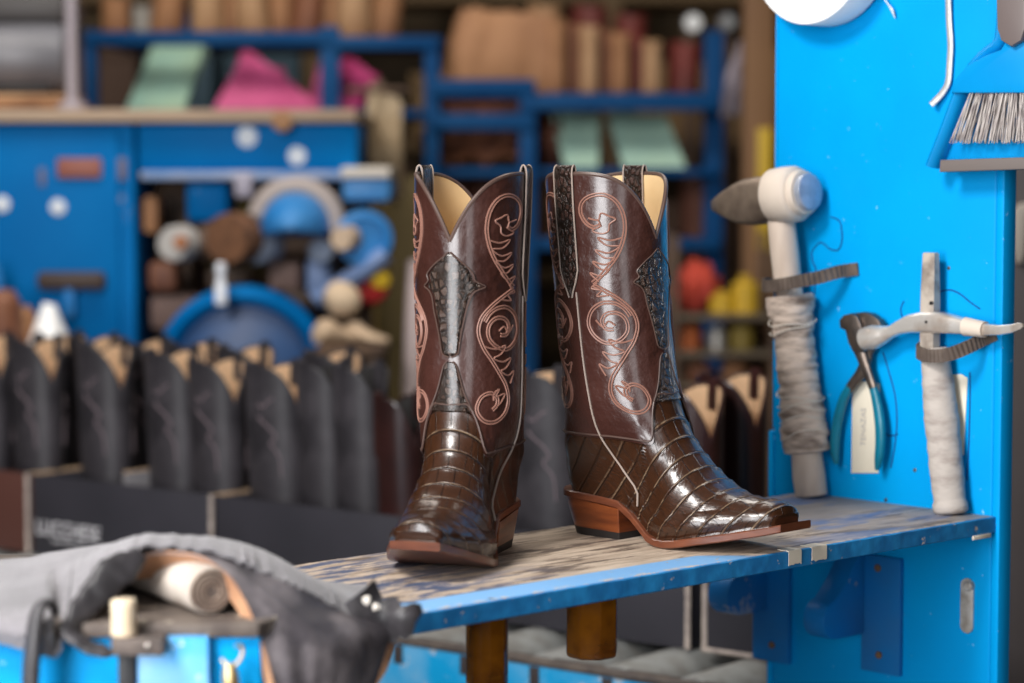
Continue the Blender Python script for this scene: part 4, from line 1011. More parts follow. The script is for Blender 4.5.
# dark leather hanging over the front edge, flesh side tan
Lp = [(138, 556, 1.990), (165, 551, 1.985), (200, 556, 1.975), (228, 575, 1.960), (245, 600, 1.950), (257, 628, 1.938), (267, 656, 1.928), (278, 700, 1.925)]
Rp = [(150, 549, 1.992), (205, 552, 1.992), (250, 566, 1.998), (296, 588, 2.005), (346, 613, 2.030), (386, 622, 2.050), (388, 644, 2.035), (370, 700, 2.005)]
Ls = spline([V3(p) for p in Lp], 7); Rs = spline([V3(p) for p in Rp], 7); G = []
for i, (a, b) in enumerate(zip(Ls, Rs)):
    A, B = at(*a), at(*b); row = []
    for j in range(25):
        t = j / 24; p = A.lerp(B, t); s = i / (len(Ls) - 1)
        p = p + V3((0, -1, 0.15)) * ((B - A).length * 0.16 * math.sin(math.pi * t) * s)
        p = p + V3((0, 1, 0)) * (0.007 * s * mnoise.noise(V3((t * 3.2 - s * 1.5, s * 1.2, 2.0))) * math.sin(math.pi * t) ** 0.5 + 0.003 * s * mnoise.noise(V3((t * 9, s * 3, 5))))
        row.append(p)
    G.append(row)
dl = thing('leather_hide', 'dark grey leather hide hanging off the cabinet front below the cloth roll', 'hide', at(320, 690, 2.0), 0)
bm = BM(); add_sheet(bm, G, 0.0024); link('grain_side', bm, mat('dark_worn_leather', (0.055, 0.048, 0.055), 0.6, col2=(0.26, 0.23, 0.24), nscale=20, nlo=0.40, nhi=0.72, bump=0.6, bscale=70, bdist=0.002), dl, sharp=70)
In = [(126, 580, 2.02), (150, 577, 2.015), (191, 571, 1.995), (220, 588, 1.975), (238, 609, 1.960), (251, 636, 1.946), (261, 662, 1.936), (271, 704, 1.933)]
Is = spline([V3(p) for p in In], 7)
bm = BM(); G = [[at(*a).lerp(at(*b), t) + V3((0, 0, 0.002 * math.sin(math.pi * t))) for t in (0, 0.25, 0.5, 0.75, 1)] for a, b in zip(Ls, Is)]
add_sheet(bm, G, 0.0012); link('flesh_side', bm, mat('tan_flesh_side', (0.50, 0.27, 0.15), 0.8, col2=(0.36, 0.18, 0.10), nscale=25, bump=0.3), dl)['label'] = 'tan flesh side along the arch'
# crumpled black offcut at the arch's left foot
black_l = mat('black_leather', (0.022, 0.020, 0.022), 0.45, col2=(0.05, 0.045, 0.05), nscale=30, bump=0.4, bscale=60, bdist=0.003)
def crumple(name, pix, radii, flat, seed, label, m, parent=None, amp=0.25, seg=18):
    P = spline([at(*p) for p in pix], 6); f = pchip([(i / (len(radii) - 1), r / 1250) for i, r in enumerate(radii)]); bm = BM()
    vr = add_tube(bm, P, [f(i / (len(P) - 1)) for i in range(len(P))], seg, True, flat, up=(0, 1, 0))
    for i, r in enumerate(vr):
        for v in r:
            n = (v.co - P[i]); v.co = P[i] + n * (1 + amp * 2 * mnoise.noise(v.co * 55 + V3((seed, 0, 0))) + amp * mnoise.noise(v.co * 140 + V3((seed, 0, 0))))
    return tag(link(name, bm, m, parent, sharp=60), label, 'leather scrap')
crumple('leather_scrap', [(141, 553, 1.968), (126, 565, 1.960), (108, 580, 1.950), (92, 598, 1.940), (80, 616, 1.928), (72, 632, 1.918), (84, 644, 1.912), (104, 652, 1.910), (114, 652, 1.912)], [8, 14, 17, 14, 11, 11, 11, 8, 2], 0.45, 2.0, 'crumpled black leather scrap at the left foot of the arch, beside the wooden peg', black_l)
# ragged black scrap at the right end of the hides
def bent_patch(name, label, pix, Y, th, m, bend, n=3):
    bm = BM(); pts = [V3((x, y, 0)) for x, y in pix]; N_ = len(pts); ring = []
    c = sum(pts, V3((0, 0, 0))) / N_; rows = []
    for f in (1.0, 0.72, 0.42, 0.15):
        rows.append([at(c.x + (p.x - c.x) * f, c.y + (p.y - c.y) * f, Y + bend * math.sin((c.x + (p.x - c.x) * f) * 0.12) + bend * 0.6 * math.sin((c.y + (p.y - c.y) * f) * 0.16)) for p in pts])
    f1 = [[bm.verts.new(p) for p in r] for r in rows]; f2 = [[bm.verts.new(p + V3((0, th, 0))) for p in r] for r in rows]
    for F, rev in ((f1, 0), (f2, 1)):
        for a, b in zip(F, F[1:]):
            for i in range(N_):
                j = (i + 1) % N_; bm.faces.new((a[i], a[j], b[j], b[i]))
        bm.faces.new(F[-1])
    for i in range(N_):
        j = (i + 1) % N_; bm.faces.new((f1[0][i], f1[0][j], f2[0][j], f2[0][i]))
    bmesh.ops.recalc_face_normals(bm, faces=bm.faces[:])
    return tag(link(name, bm, m, None, sharp=50), label, 'leather scrap')
bent_patch('leather_scrap', 'ragged black leather scrap curling over the shelf edge at the hides end', [(344, 604), (356, 596), (366, 588), (374, 579), (377, 588), (371, 599), (380, 604), (388, 598), (397, 597), (401, 606), (407, 609), (413, 603), (421, 605), (423, 613), (416, 622), (413, 634), (406, 641), (399, 637), (397, 645), (386, 642), (374, 634), (360, 622), (350, 614)], 2.035, 0.004, black_l, 0.006)
bent_patch('leather_scrap', 'tan leather strip hanging below the ragged black scrap', [(383, 630), (392, 626), (398, 632), (395, 650), (386, 672), (374, 690), (362, 694), (366, 676), (376, 652)], 2.055, 0.004, mat('tan_flesh_side', ()), 0.004)
for k, (px, py, r) in enumerate(((367, 600, 4.2), (376, 607, 3.6))):
    bm = BM(); c = at(px, py, 2.028); bmesh.ops.create_icosphere(bm, subdivisions=3, radius=r / 1200)
    for v in bm.verts: v.co = v.co * (1 + 0.5 * mnoise.noise(v.co * 500 + V3((k, 0, 0)))) + c
    tag(link('cotton_tuft', bm, mat('white_cotton', (0.80, 0.74, 0.66), 0.9), None), ['upper of two white cotton tufts caught on the ragged black scrap', 'lower of two white cotton tufts caught on the ragged black scrap'][k], 'cotton tuft', 'cotton tufts')
# black rubber handle hooked over the suede
def lerp_list(v, n):
    f = pchip([(i / (len(v) - 1), r) for i, r in enumerate(v)]); return [f(i / (n - 1)) for i in range(n)]
bm = BM(); P = spline([at(x, y, Y) for x, y, Y in ((55, 613, 1.922), (53, 606, 1.913), (46, 603, 1.905), (39, 609, 1.900), (35, 625, 1.896), (33, 645, 1.894), (31, 670, 1.893), (29, 720, 1.893))], 6)
add_tube(bm, P, [r / 1260 for r in lerp_list([4, 5.5, 7, 9, 10.5, 11.5, 12, 12], len(P))], 16, True, 0.7, up=(0, 1, 0))
tag(link('rubber_strap', bm, mat('grey_black_rubber', (0.045, 0.042, 0.045), 0.42, col2=(0.07, 0.065, 0.07), nscale=20), None), 'black rubber strap hooked over the grey suede at the cabinet front', 'strap')
# amber plastic handles under the shelf
def amber(px, w, ybot, v, label, seed):
    c = on_plane(px, 630, P0 + VV * v, VV); b = on_plane(px, ybot, P0 + VV * v, VV); r = w / 2 / (FPX / c.y); bm = BM(); R = []
    zt = ZS - 0.0185
    for z, k in ((zt, 1), (b.z + 0.006, 1), (b.z + 0.002, 0.96), (b.z, 0.86)):
        R.append([V3((c.x + r * k * math.cos(a), c.y + r * k * math.sin(a), z)) for a in [2 * math.pi * i / 8 + seed for i in range(8)]])
    rings(bm, R); bmesh.ops.recalc_face_normals(bm, faces=bm.faces[:])
    bmesh.ops.bevel(bm, geom=[e for e in bm.edges if abs((e.verts[0].co - e.verts[1].co).z) > 0.02], offset=0.0015, segments=2, affect='EDGES', profile=0.5)
    m = mat('amber_plastic', (0.38, 0.125, 0.004), 0.10, trans=0.45, ior=1.45, col2=(0.16, 0.045, 0.002), nscale=30)
    bm2 = BM(); add_lathe(bm2, (c.x, c.y, b.z + 0.010), (0, 0, 1), [(0, 0.002), (0.002, r * 0.62), (0.05, r * 0.55), (0.06, r * 0.2)], 16)
    o = thing('amber_handle', label, 'handle', (c.x, c.y, b.z), 0, 'amber handles under the shelf')
    link('handle_body', bm, m, o, sharp=30)
    link('dark_core', bm2, mat('dark_amber_core', (0.10, 0.03, 0.003), 0.5), o)
amber(487, 44, 686, 0.05, 'narrow faceted amber plastic handle hanging under the shelf, nearest the hides', 0.15)
amber(592, 55, 656, 0.055, 'wide faceted amber plastic handle hanging under the shelf, nearer the panel', 0.3)
# ================================================================ roller conveyor behind the shelf with open boot boxes and black boots
WD = V3((0.79, -0.613, 0)).normalized(); BD = V3((-WD.y, WD.x, 0)); L0 = V3((-0.674, 3.96, 0)); ZB = 0.688; HB = 0.1335
AW = math.atan2(WD.y, WD.x)
MC = frame(L0, WD)
def CB(s, b, z): return L0 + WD * s + BD * b + V3((0, 0, z))
conv = thing('roller_conveyor', 'grey roller conveyor with blue side rails behind the work shelf', 'conveyor', CB(0.3, 0.0, 0), AW)
rail_m = mat('conveyor_blue', (0.0, 0.32, 0.66), 0.45, col2=(0.12, 0.40, 0.68), nscale=14, chips=(0.42, 0.50, 0.58), chip_lo=0.58, chip_scale=30)
bm = BM(); add_box(bm, (-0.5, -0.165, ZB - 0.155), (1.40, -0.150, ZB - 0.012), MC, 0.002); rl_ = link('side_rail', bm, rail_m, conv, sharp=30)
bm = BM(); add_box(bm, (-0.5, 0.45, ZB - 0.155), (1.33, 0.465, ZB - 0.012), MC, 0.002); link('side_rail', bm, rail_m, conv, sharp=30)
bm = BM(); add_box(bm, (-0.5, -0.168, ZB - 0.012), (1.40, -0.140, ZB - 0.004), MC, 0.001); link('rail_cap', bm, mat('rail_cap_steel', (0.09, 0.075, 0.07), 0.5, 0.3, col2=(0.16, 0.13, 0.11), nscale=40), rl_, sharp=30)
rollm_ = mat('roller_zinc', (0.40, 0.41, 0.40), 0.45, 0.35, col2=(0.28, 0.27, 0.25), nscale=30)
for k in range(15):
    s = -0.42 + 0.12 * k
    bm = BM(); add_lathe(bm, MC @ V3((s, -0.149, ZB - 0.053)), BD, [(0, 0.02), (0.001, 0.0525), (0.597, 0.0525), (0.598, 0.02)], 24); link('roller', bm, rollm_, conv, sharp=40)
    bm = BM(); add_box(bm, (s - 0.008, -0.1675, ZB - 0.040), (s + 0.008, -0.1655, ZB - 0.014), MC, 0.0006); link('axle_slot', bm, mat('slot_dark', (0.05, 0.04, 0.04), 0.6), rl_, sharp=30)
for s in (-0.4, 1.2):
    for b in (-0.157, 0.457):
        bm = BM(); add_box(bm, (s - 0.025, b - 0.02 + (0.03 if b < 0 else -0.03), 0), (s + 0.025, b + 0.02 + (0.03 if b < 0 else -0.03), ZB - 0.156), MC, 0.002); link('leg', bm, rail_m, conv, sharp=30)
box_black = mat('black_box_card', (0.026, 0.025, 0.033), 0.6, col2=(0.034, 0.032, 0.042), nscale=6)
box_brown = mat('brown_box_card', (0.085, 0.030, 0.022), 0.6)
kraft = mat('kraft_edge', (0.48, 0.33, 0.21), 0.8)
inner_grey = mat('grey_box_inside', (0.20, 0.19, 0.20), 0.8)
edge_pale = mat('worn_pale_edge', (0.50, 0.42, 0.37), 0.8, col2=(0.30, 0.25, 0.23), nscale=60)
def boot_box(s0, s1, label, m, d=0.30, edges=(), h=HB):
    t = thing('boot_box', label, 'box', CB((s0 + s1) / 2, d / 2, ZB), AW, 'open boot boxes on the conveyor'); th = 0.0045; z0 = ZB + 0.0005; z1 = ZB + h
    bm = BM(); add_box(bm, (s0, 0, z0), (s1, d, z0 + th), MC); link('bottom', bm, m, t, smooth=False)
    for nm, lo, hi in (('front_wall', (s0, 0, z0 + th), (s1, th, z1)), ('back_wall', (s0, d - th, z0 + th), (s1, d, z1)), ('end_wall', (s0, th, z0 + th), (s0 + th, d - th, z1)), ('end_wall', (s1 - th, th, z0 + th), (s1, d - th, z1))):
        bm = BM(); add_box(bm, lo, hi, MC, 0.0008); w = link(nm, bm, m, t, sharp=30)
        bm = BM(); add_box(bm, (lo[0], lo[1] + 0.0006, z1 + 0.0002), (hi[0], hi[1] - 0.0006, z1 + 0.0022), MC, 0.0006); link('cut_edge', bm, kraft if nm != 'front_wall' else edge_pale if 's' in edges else m, w, sharp=30)
    for e in edges:
        if e in 'lr':
            x = s0 if e == 'l' else s1
            bm = BM(); add_tube(bm, [MC @ V3((x + (0.001 if e == 'l' else -0.001), 0.001, z)) for z in (z0, z0 + 0.05, z1 + 0.002)], 0.0042, 8); link('worn_corner', bm, edge_pale, t)
        if e == 'b':
            bm = BM(); add_tube(bm, [MC @ V3((x, 0.001, z0 + 0.003)) for x in (s0, (s0 + s1) / 2, s1)], 0.0036, 8); link('worn_corner', bm, edge_pale, t)
    return t
def s_at(px, b=0.0, ): # position along the row seen at a pixel column
    k = (px - 512) / FPX; o = L0 + BD * b; return (k * o.y - o.x) / (WD.x - k * WD.y)
b0 = boot_box(s_at(-150), s_at(24), 'brown boot box with kraft edge beside the dark box with white lettering', box_brown, edges=('r',))
b1 = boot_box(s_at(29), s_at(209), 'open dark boot box with white lettering on its front', box_black, edges=('r',))
bm = BM(); sm = s_at(118); add_box(bm, (sm, 0.0055, ZB + 0.02), (sm + 0.004, 0.20, ZB + HB + 0.020), MC, 0.001); o = link('divider', bm, inner_grey, b1, sharp=30); o['label'] = 'grey card divider standing above the rim'
bm = BM(); add_box(bm, (sm, 0.0055, ZB + HB + 0.0202), (sm + 0.004, 0.20, ZB + HB + 0.0232), MC, 0.0006); link('cut_edge', bm, kraft, o)
b2 = boot_box(s_at(214), s_at(412), 'open dark boot box between the lettered box and the toe-forward brown boot', box_black, edges=())
b3 = boot_box(s_at(416), s_at(690), 'long dark boot box with a pale corner under the shelf behind the amber handles', box_black, edges=('r',))
b4 = boot_box(s_at(706), s_at(880), 'dark boot box with pale worn edges just before the blue panel', box_black, edges=('l', 'b'))
boxw = mat('white_box_print', (0.75, 0.73, 0.76), 0.7)
def front_text(parent, name, body, px, py, size, sx, spacing=1.0):
    s = s_at(px); d = on_plane(px, py, L0, BD); Mt = frame(d - BD * 0.0008, WD, V3((0, 0, 1))); Mt = Mt @ Matrix(((1, 0, 0, 0), (0, 0, -1, 0), (0, 1, 0, 0), (0, 0, 0, 1)))
    return text_mesh(name, body, size, Mt, boxw, parent, 0.0002, sx, spacing)
front_text(b1, 'lettering', 'LUCCHESE', 68, 531.5, 0.036, 0.92)['label'] = 'white box lettering'
bm = BM()
for k in range(14):
    q = on_plane(lerp(53, 83, k / 13), lerp(541.0, 544.5, k / 13), L0, BD); Mq = frame(q, WD); add_box(bm, (-0.0012, -0.0012, -0.0022), (0.0012, -0.0008, 0.0022), Mq)
o = link('small_print', bm, boxw, b1, smooth=False); o['kind'] = 'stuff'
bm = BM()
for k, (px, py, hw, hh) in enumerate(((727, 590, 0.0035, 0.0085), (735, 589, 0.003, 0.005), (743, 588.5, 0.003, 0.003))):
    q = on_plane(px, py, L0, BD); Mq = frame(q, WD); bm = BM(); add_box(bm, (-hw, -0.0012, -hh), (hw, -0.0006, hh), Mq, 0.0004); link('white_mark', bm, boxw, b4)
# ---- black boots standing in the boxes (only their legs show above the rims)
blk_leather = mat('black_boot_leather', (0.022, 0.020, 0.024), 0.48, col2=(0.055, 0.049, 0.056), nscale=12, bump=0.2, bscale=80)
ox_leather = mat('dark_oxblood_leather', (0.035, 0.012, 0.011), 0.32, col2=(0.02, 0.008, 0.008), nscale=12, coat=0.4)
tan_lin = mat('tan_boot_lining', (0.72, 0.48, 0.29), 0.7, col2=(0.64, 0.41, 0.24), nscale=20)
blk_lin = mat('black_boot_lining', (0.02, 0.018, 0.018), 0.7)
mauve = mat('mauve_stitch', (0.22, 0.165, 0.185), 0.8)
def rb_pt(z, ph, a, b, H):
    k = 1 - 0.06 * (z / H); return V3((a * (1 + 0.12 * z / H) * -math.cos(ph) - 0.012 * z / H, b * (1 + 0.2 * (z / H)) * math.sin(ph), z))
def rb_top(ph, H):
    p = abs(ph); q = math.sin(p) if p <= math.pi / 2 else math.sin(math.pi - p)
    return H - (0.075 if p > math.pi / 2 else 0.05) * (1 - q) ** 1.7
def row_boot(label, leather, lin, a=0.055, b=0.036, H=0.35, stitch=True):
    t = thing('cowboy_boot', label, 'boot', (0, 0, 0), 0, 'black boots standing in the boot boxes'); n = 36
    phs = [-math.pi + 2 * math.pi * i / n for i in range(n)]
    def tube(off, z0):
        bm = BM(); rings(bm, [[rb_pt(lerp(z0, rb_top(ph, H), k / 14), ph, a + off, b + off, H) for ph in phs] for k in range(15)], True, False)
        bmesh.ops.recalc_face_normals(bm, faces=bm.faces[:]); return bm
    sh = link('shaft', tube(0, 0.07), leather, t, world=False)
    link('lining', tube(-0.003, 0.11), lin, t, world=False)
    bm = BM(); R = []
    for z, gx, gy, dx in ((0.0, 0.92, 0.86, 0.0), (0.012, 0.96, 0.90, 0.0), (0.03, 1.02, 0.96, 0.0), (0.05, 1.02, 1.0, 0.0), (0.078, 1.01, 1.01, 0.0)):
        R.append([V3((rb_pt(0.07, ph, a, b, H).x * gx + dx, rb_pt(0.07, ph, a, b, H).y * gy, z)) for ph in phs])
    rings(bm, R); bmesh.ops.recalc_face_normals(bm, faces=bm.faces[:]); link('foot', bm, leather, t, world=False)
    bm = BM(); pts = [rb_pt(rb_top(ph, H), ph, a - 0.0015, b - 0.0015, H) for ph in phs]; add_tube(bm, pts + [pts[0]], 0.0024, 6); link('binding', bm, leather, t, world=False)
    for sd in (1, -1):
        bm = BM(); G = []
        for o, z in [(0.002, H - 0.09), (0.002, H - 0.05), (0.002, H - 0.01), (0.0015, H + 0.006), (-0.002, H + 0.010), (-0.005, H + 0.004), (-0.006, H - 0.02), (-0.006, H - 0.035)]:
            G.append([V3((x - 0.012, sd * (b * (1 + 0.2 * min(z, H) / H) + o), z)) for x in (-0.011, 0, 0.011)])
        add_sheet(bm, G, 0.002 * sd); link('pull_strap', bm, leather, t, world=False)
    if stitch:
        bm = BM()
        for sd in (1, -1):
            pts = []
            for x, z in ((0.028, 0.30), (0.020, 0.295), (0.010, 0.285), (0.0, 0.29), (-0.005, 0.28), (0.008, 0.262), (0.022, 0.25), (0.030, 0.235), (0.022, 0.225), (0.034, 0.205), (0.036, 0.17)):
                ph = math.pi - math.acos(min(0.97, max(-0.97, (x + 0.006) / a))) ; p = rb_pt(z, ph if sd > 0 else -ph, a, b, H); pts.append(p + V3((0, sd * 0.0008, 0)))
            add_tube(bm, spline(pts, 4), 0.0012, 5)
        link('stitching', bm, mauve, sh, world=False)
    return t
proto = {}
where = {'A': 'black boot with tan lining at the frame edge over the brown box', 'B': 'first black boot over the lettered box, counted from the brown box', 'C': 'second black boot over the lettered box, counted from the brown box', 'D': 'third black boot over the lettered box, in front of the grey wheel hood', 'E': 'broad black boot with wide tan opening above the pale box corner', 'F': 'slim black boot with tan lining over the second dark box', 'G': 'all-black boot without tan lining, next after the tan-lined boots', 'H': 'all-black boot closest to the oxblood boot', 'I': 'glossy dark oxblood boot just behind the toe-forward brown boot', 'J': 'black boot seen between the two brown boots', 'K': 'dark oxblood boot with broad tan lining right behind the sideways boot instep', 'L': 'dark oxblood boot with tan lining half hidden by the blue panel'}
def put(first, label, s, b, rz, z=ZB + 0.0055, sc=1.0):
    M = Matrix.Translation(CB(s, b, z)) @ Matrix.Rotation(rz, 4, 'Z') @ Matrix.Diagonal((1, 1, sc, 1))
    if first.get('placed'): return dup(first, label=label, M=M)
    first.matrix_basis = M; first['label'] = label; first['placed'] = 1; return first
pb = row_boot('x', blk_leather, tan_lin); pk = row_boot('x', blk_leather, blk_lin, 0.045, 0.034, 0.345, False); px_ = row_boot('x', ox_leather, tan_lin, 0.055, 0.038, 0.35, False); po = row_boot('x', ox_leather, blk_lin, 0.040, 0.032, 0.30, False)
FB = 0.075
for key, px, pr, rz, sc in (('A', -12, pb, AW - 0.05, 1.0), ('B', 38, pb, AW - 0.0, 1.0), ('C', 106, pb, AW + 0.02, 0.99), ('D', 176, pb, AW + 0.05, 0.985), ('E', 219, pb, AW - 0.02, 0.96), ('F', 279, pb, AW + 0.1, 0.955), ('G', 327, pk, AW + 0.0, 0.99), ('H', 364, pk, AW + 0.05, 0.985), ('I', 403, po, AW, 1.0), ('J', 548, pb, AW + 0.2, 1.0), ('K', 693, px_, AW - 0.15, 0.985), ('L', 737, px_, AW - 0.1, 1.0)):
    fb = 0.205 if key == 'L' else FB
    put(pr, where[key], s_at(px, fb), fb, rz - 0.28, sc=sc)
BACK = ['back-row black boot over the brown box, behind the two front ones', 'back-row black boot over the brown box, nearest the lettered box', 'first back-row black boot over the lettered box', 'second back-row black boot over the lettered box, behind its grey divider', 'third back-row black boot over the lettered box, behind the broad one', 'back-row black boot behind the all-black pair']
for k, px in enumerate((62, 97, 148, 195, 248, 335)):
    put(pb, BACK[k], s_at(px, 0.215), 0.215, AW - 0.2, sc=0.985)
# ================================================================ workshop behind: finishing machine, rack with hides, shelves
YM = 5.0
mblue = mat('machine_blue', (0.0, 0.115, 0.35), 0.5, spec=0.06, col2=(0.0, 0.14, 0.40), nscale=4, chips=(0.20, 0.22, 0.28), chip_lo=0.68, chip_scale=9)
mblue2 = mat('machine_blue_light', (0.01, 0.17, 0.47), 0.45, spec=0.3, col2=(0.06, 0.22, 0.48), nscale=5)
rblue = mat('rack_blue', (0.003, 0.045, 0.145), 0.55, spec=0.08, col2=(0.008, 0.06, 0.17), nscale=6)
plank = mat('old_plank', (0.42, 0.31, 0.22), 0.75, col2=(0.28, 0.20, 0.14), nscale=8, stretch=(0.3, 1, 3))
iron = mat('brown_iron', (0.11, 0.062, 0.035), 0.6, 0.2, col2=(0.055, 0.033, 0.022), nscale=12)
greym = mat('grey_machine', (0.17, 0.17, 0.19), 0.4, col2=(0.12, 0.12, 0.135), nscale=5)
pale = mat('pale_sticker', (0.62, 0.66, 0.72), 0.6)
redl = mat('rust_red_plate', (0.26, 0.085, 0.06), 0.55)
tanl = mat('tan_rolled_leather', (0.34, 0.165, 0.075), 0.7, col2=(0.17, 0.07, 0.03), nscale=9)
tan2 = mat('light_rolled_leather', (0.42, 0.25, 0.13), 0.7, col2=(0.26, 0.13, 0.06), nscale=8)
brn = mat('brown_hide_leather', (0.22, 0.085, 0.04), 0.6, col2=(0.12, 0.04, 0.022), nscale=9)
redb = mat('oxblood_hide_leather', (0.16, 0.025, 0.018), 0.6, col2=(0.09, 0.02, 0.015), nscale=9)
mint = mat('mint_sheet', (0.27, 0.48, 0.41), 0.7, col2=(0.36, 0.50, 0.33), nscale=5)
mint2 = mat('pale_mint_sheet', (0.30, 0.48, 0.42), 0.7, col2=(0.36, 0.52, 0.40), nscale=5)
pink = mat('pink_leather', (0.60, 0.085, 0.24), 0.6, col2=(0.48, 0.055, 0.18), nscale=14)
def pbox(bm, x0, y0, x1, y1, Y, d, bev=0.004):
    """box whose near face fills the pixel rectangle at depth Y; d metres deep"""
    a = at(x0, y1, Y); b = at(x1, y0, Y); add_box(bm, (min(a.x, b.x), Y, a.z), (max(a.x, b.x), Y + d, b.z), None, bev)
def B1(name, m, parent, *boxes, **k):
    bm = BM()
    for b in boxes: pbox(bm, *b, **k)
    return link(name, bm, m, parent, sharp=30)
def disc(name, m, parent, px, py, Y, r_px, th, axis=(0, -1, 0), prof=None, seg=32):
    c = at(px, py, Y); r = r_px * Y / FPX; bm = BM()
    add_lathe(bm, c, axis, [(h * th, k * r) for h, k in (prof or [(0, 0.001), (0, 1), (0.85, 1), (1, 0.94), (1, 0.001)])], seg)
    return link(name, bm, m, parent, sharp=35)
zM = lambda py, Y=YM: at(512, py, Y).z
# --- blue machine cabinet at the left
cab = thing('machine_cabinet', 'tall blue machine cabinet with a rust-red plate and dark latch', 'cabinet', at(60, 690, YM) * 1.0, 0)
cab.matrix_basis = Matrix.Translation((at(60, 400, YM).x, YM + 0.3, 0))
def floorbox(bm, x0, x1, y0, Y, d, bev=0.006, zlo=0.0):
    a = at(x0, 400, Y).x; b = at(x1, 400, Y).x; add_box(bm, (a, Y, zlo), (b, Y + d, zM(y0, Y)), None, bev)
bm = BM(); floorbox(bm, -90, 137, 123, YM, 0.62); link('body', bm, mblue, cab, sharp=30)
bm = BM(); pbox(bm, -70, 130, 118, 420, YM - 0.012, 0.0115, 0.004); dr = link('door', bm, mblue, cab, sharp=30)
B1('name_plate', redl, dr, (57, 158, 101, 178, YM - 0.018, 0.0055))
disc('round_sticker', pale, dr, 58, 207, YM - 0.0125, 8, 0.002); disc('round_sticker', pale, dr, 2, 204, YM - 0.0125, 8, 0.002)
bm = BM(); pbox(bm, 36, 272, 104, 290, YM - 0.045, 0.030, 0.010); lt_ = link('latch_bar', bm, mat('latch_iron', (0.05, 0.03, 0.022), 0.6), dr, sharp=40)
bm = BM(); pbox(bm, 63, 288, 74, 318, YM - 0.040, 0.026, 0.006); link('latch_stem', bm, mblue2, dr, sharp=40)
B1('paint_scar', mat('paint_scar', (0.14, 0.12, 0.17), 0.7), dr, (39, 168, 45, 186, YM - 0.0135, 0.001), bev=0.0004)
B1('paint_scar', MATS['paint_scar'], dr, (118, 158, 126, 180, YM - 0.0135, 0.001), bev=0.0004)
# --- worktop over the cabinet and the machine
wt = thing('machine_worktop', 'long pale plank worktop along the top of the blue cabinet and machine', 'worktop', (at(150, 110, YM).x, YM + 0.3, zM(122.7)), 0)
bm = BM(); a = at(-90, 122.6, YM); b = at(357, 109.5, YM); add_box(bm, (a.x, YM - 0.03, a.z), (b.x, YM + 0.85, b.z), None, 0.004); link('plank', bm, plank, wt, sharp=30)
bm = BM(); c_ = at(282, 121, YM - 0.034); add_lathe(bm, c_, (0, -1, 0), [(-0.004, 0.022), (0.004, 0.021), (0.006, 0.015), (0.006, 0.001)], 18); link('bolt_cap', bm, tan2, wt)
# --- finishing machine
fm = thing('finishing_machine', 'blue shoe finishing machine with grinding wheels, belt arm and round hood', 'machine', (at(260, 400, YM).x, YM + 0.3, 0), 0)
B1('beam', mblue, fm, (138, 123.2, 356, 171, YM, 0.30))
B1('lower_lip', mat('scuffed_lip', (0.36, 0.38, 0.48), 0.5, col2=(0.10, 0.22, 0.45), nscale=9), fm, (140, 171.2, 350, 180, YM - 0.02, 0.25))
bm = BM(); floorbox(bm, 157, 192, 181, YM + 0.22, 0.30); link('column', bm, iron, fm, sharp=30)
bm = BM(); a, b = at(330, 400, YM + 0.2).x, at(352, 400, YM + 0.2).x; add_box(bm, (a, YM + 0.2, 0), (b, YM + 0.40, zM(182)), None, 0.006); link('column', bm, iron, fm, sharp=30)
for px, py, w, h in ((247, 137, 14, 10), (297, 156, 6, 9)):
    disc('pale_sticker', pale, fm, px, py, YM - 0.0005, h, 0.002)
B1('motor_box', mblue, fm, (186, 182, 228, 222, YM + 0.02, 0.18), bev=0.012)
B1('motor_box', mblue2, fm, (342, 178, 391, 202, YM - 0.05, 0.20), bev=0.012)
B1('box_lid', mat('cream_lid', (0.55, 0.50, 0.44), 0.7), fm, (341, 167, 390, 178, YM - 0.06, 0.21), bev=0.004)
B1('clamp', mat('mauve_grey_metal', (0.30, 0.28, 0.34), 0.5), fm, (234, 174, 252, 198, YM - 0.05, 0.08), bev=0.008)
sh_y = YM - 0.02
bm = BM(); a, b = at(165, 243, sh_y), at(372, 243, sh_y); add_lathe(bm, a, (b - a), [(0, 0.001), (0, 0.028), ((b - a).length, 0.028), ((b - a).length, 0.001)], 20); shaft = link('drive_shaft', bm, iron, fm, sharp=40)
disc('white_wheel', mat('pale_wheel', (0.42, 0.40, 0.38), 0.6), fm, 184, 243, sh_y - 0.02, 18, 0.06, (-0.25, -1, 0), [(0, 0.001), (0, 1), (0.8, 1), (1, 0.9), (1, 0.001)])
disc('wheel_hub', mat('orange_hub', (0.34, 0.13, 0.05), 0.6), fm, 182, 242, sh_y - 0.075, 7, 0.03)
disc('brush_wheel', mat('brown_bristle_wheel', (0.17, 0.075, 0.035), 0.9, col2=(0.09, 0.04, 0.02), nscale=30), fm, 244, 238, sh_y - 0.02, 26, 0.07, (-0.5, -1, 0), [(0, 0.3), (0.05, 0.95), (0.5, 1.0), (0.95, 0.95), (1, 0.3), (1, 0.001)])
disc('steel_flange', mat('bluish_steel', (0.20, 0.24, 0.32), 0.4, 0.5), fm, 266, 240, sh_y - 0.0, 24, 0.04, (-0.5, -1, 0))
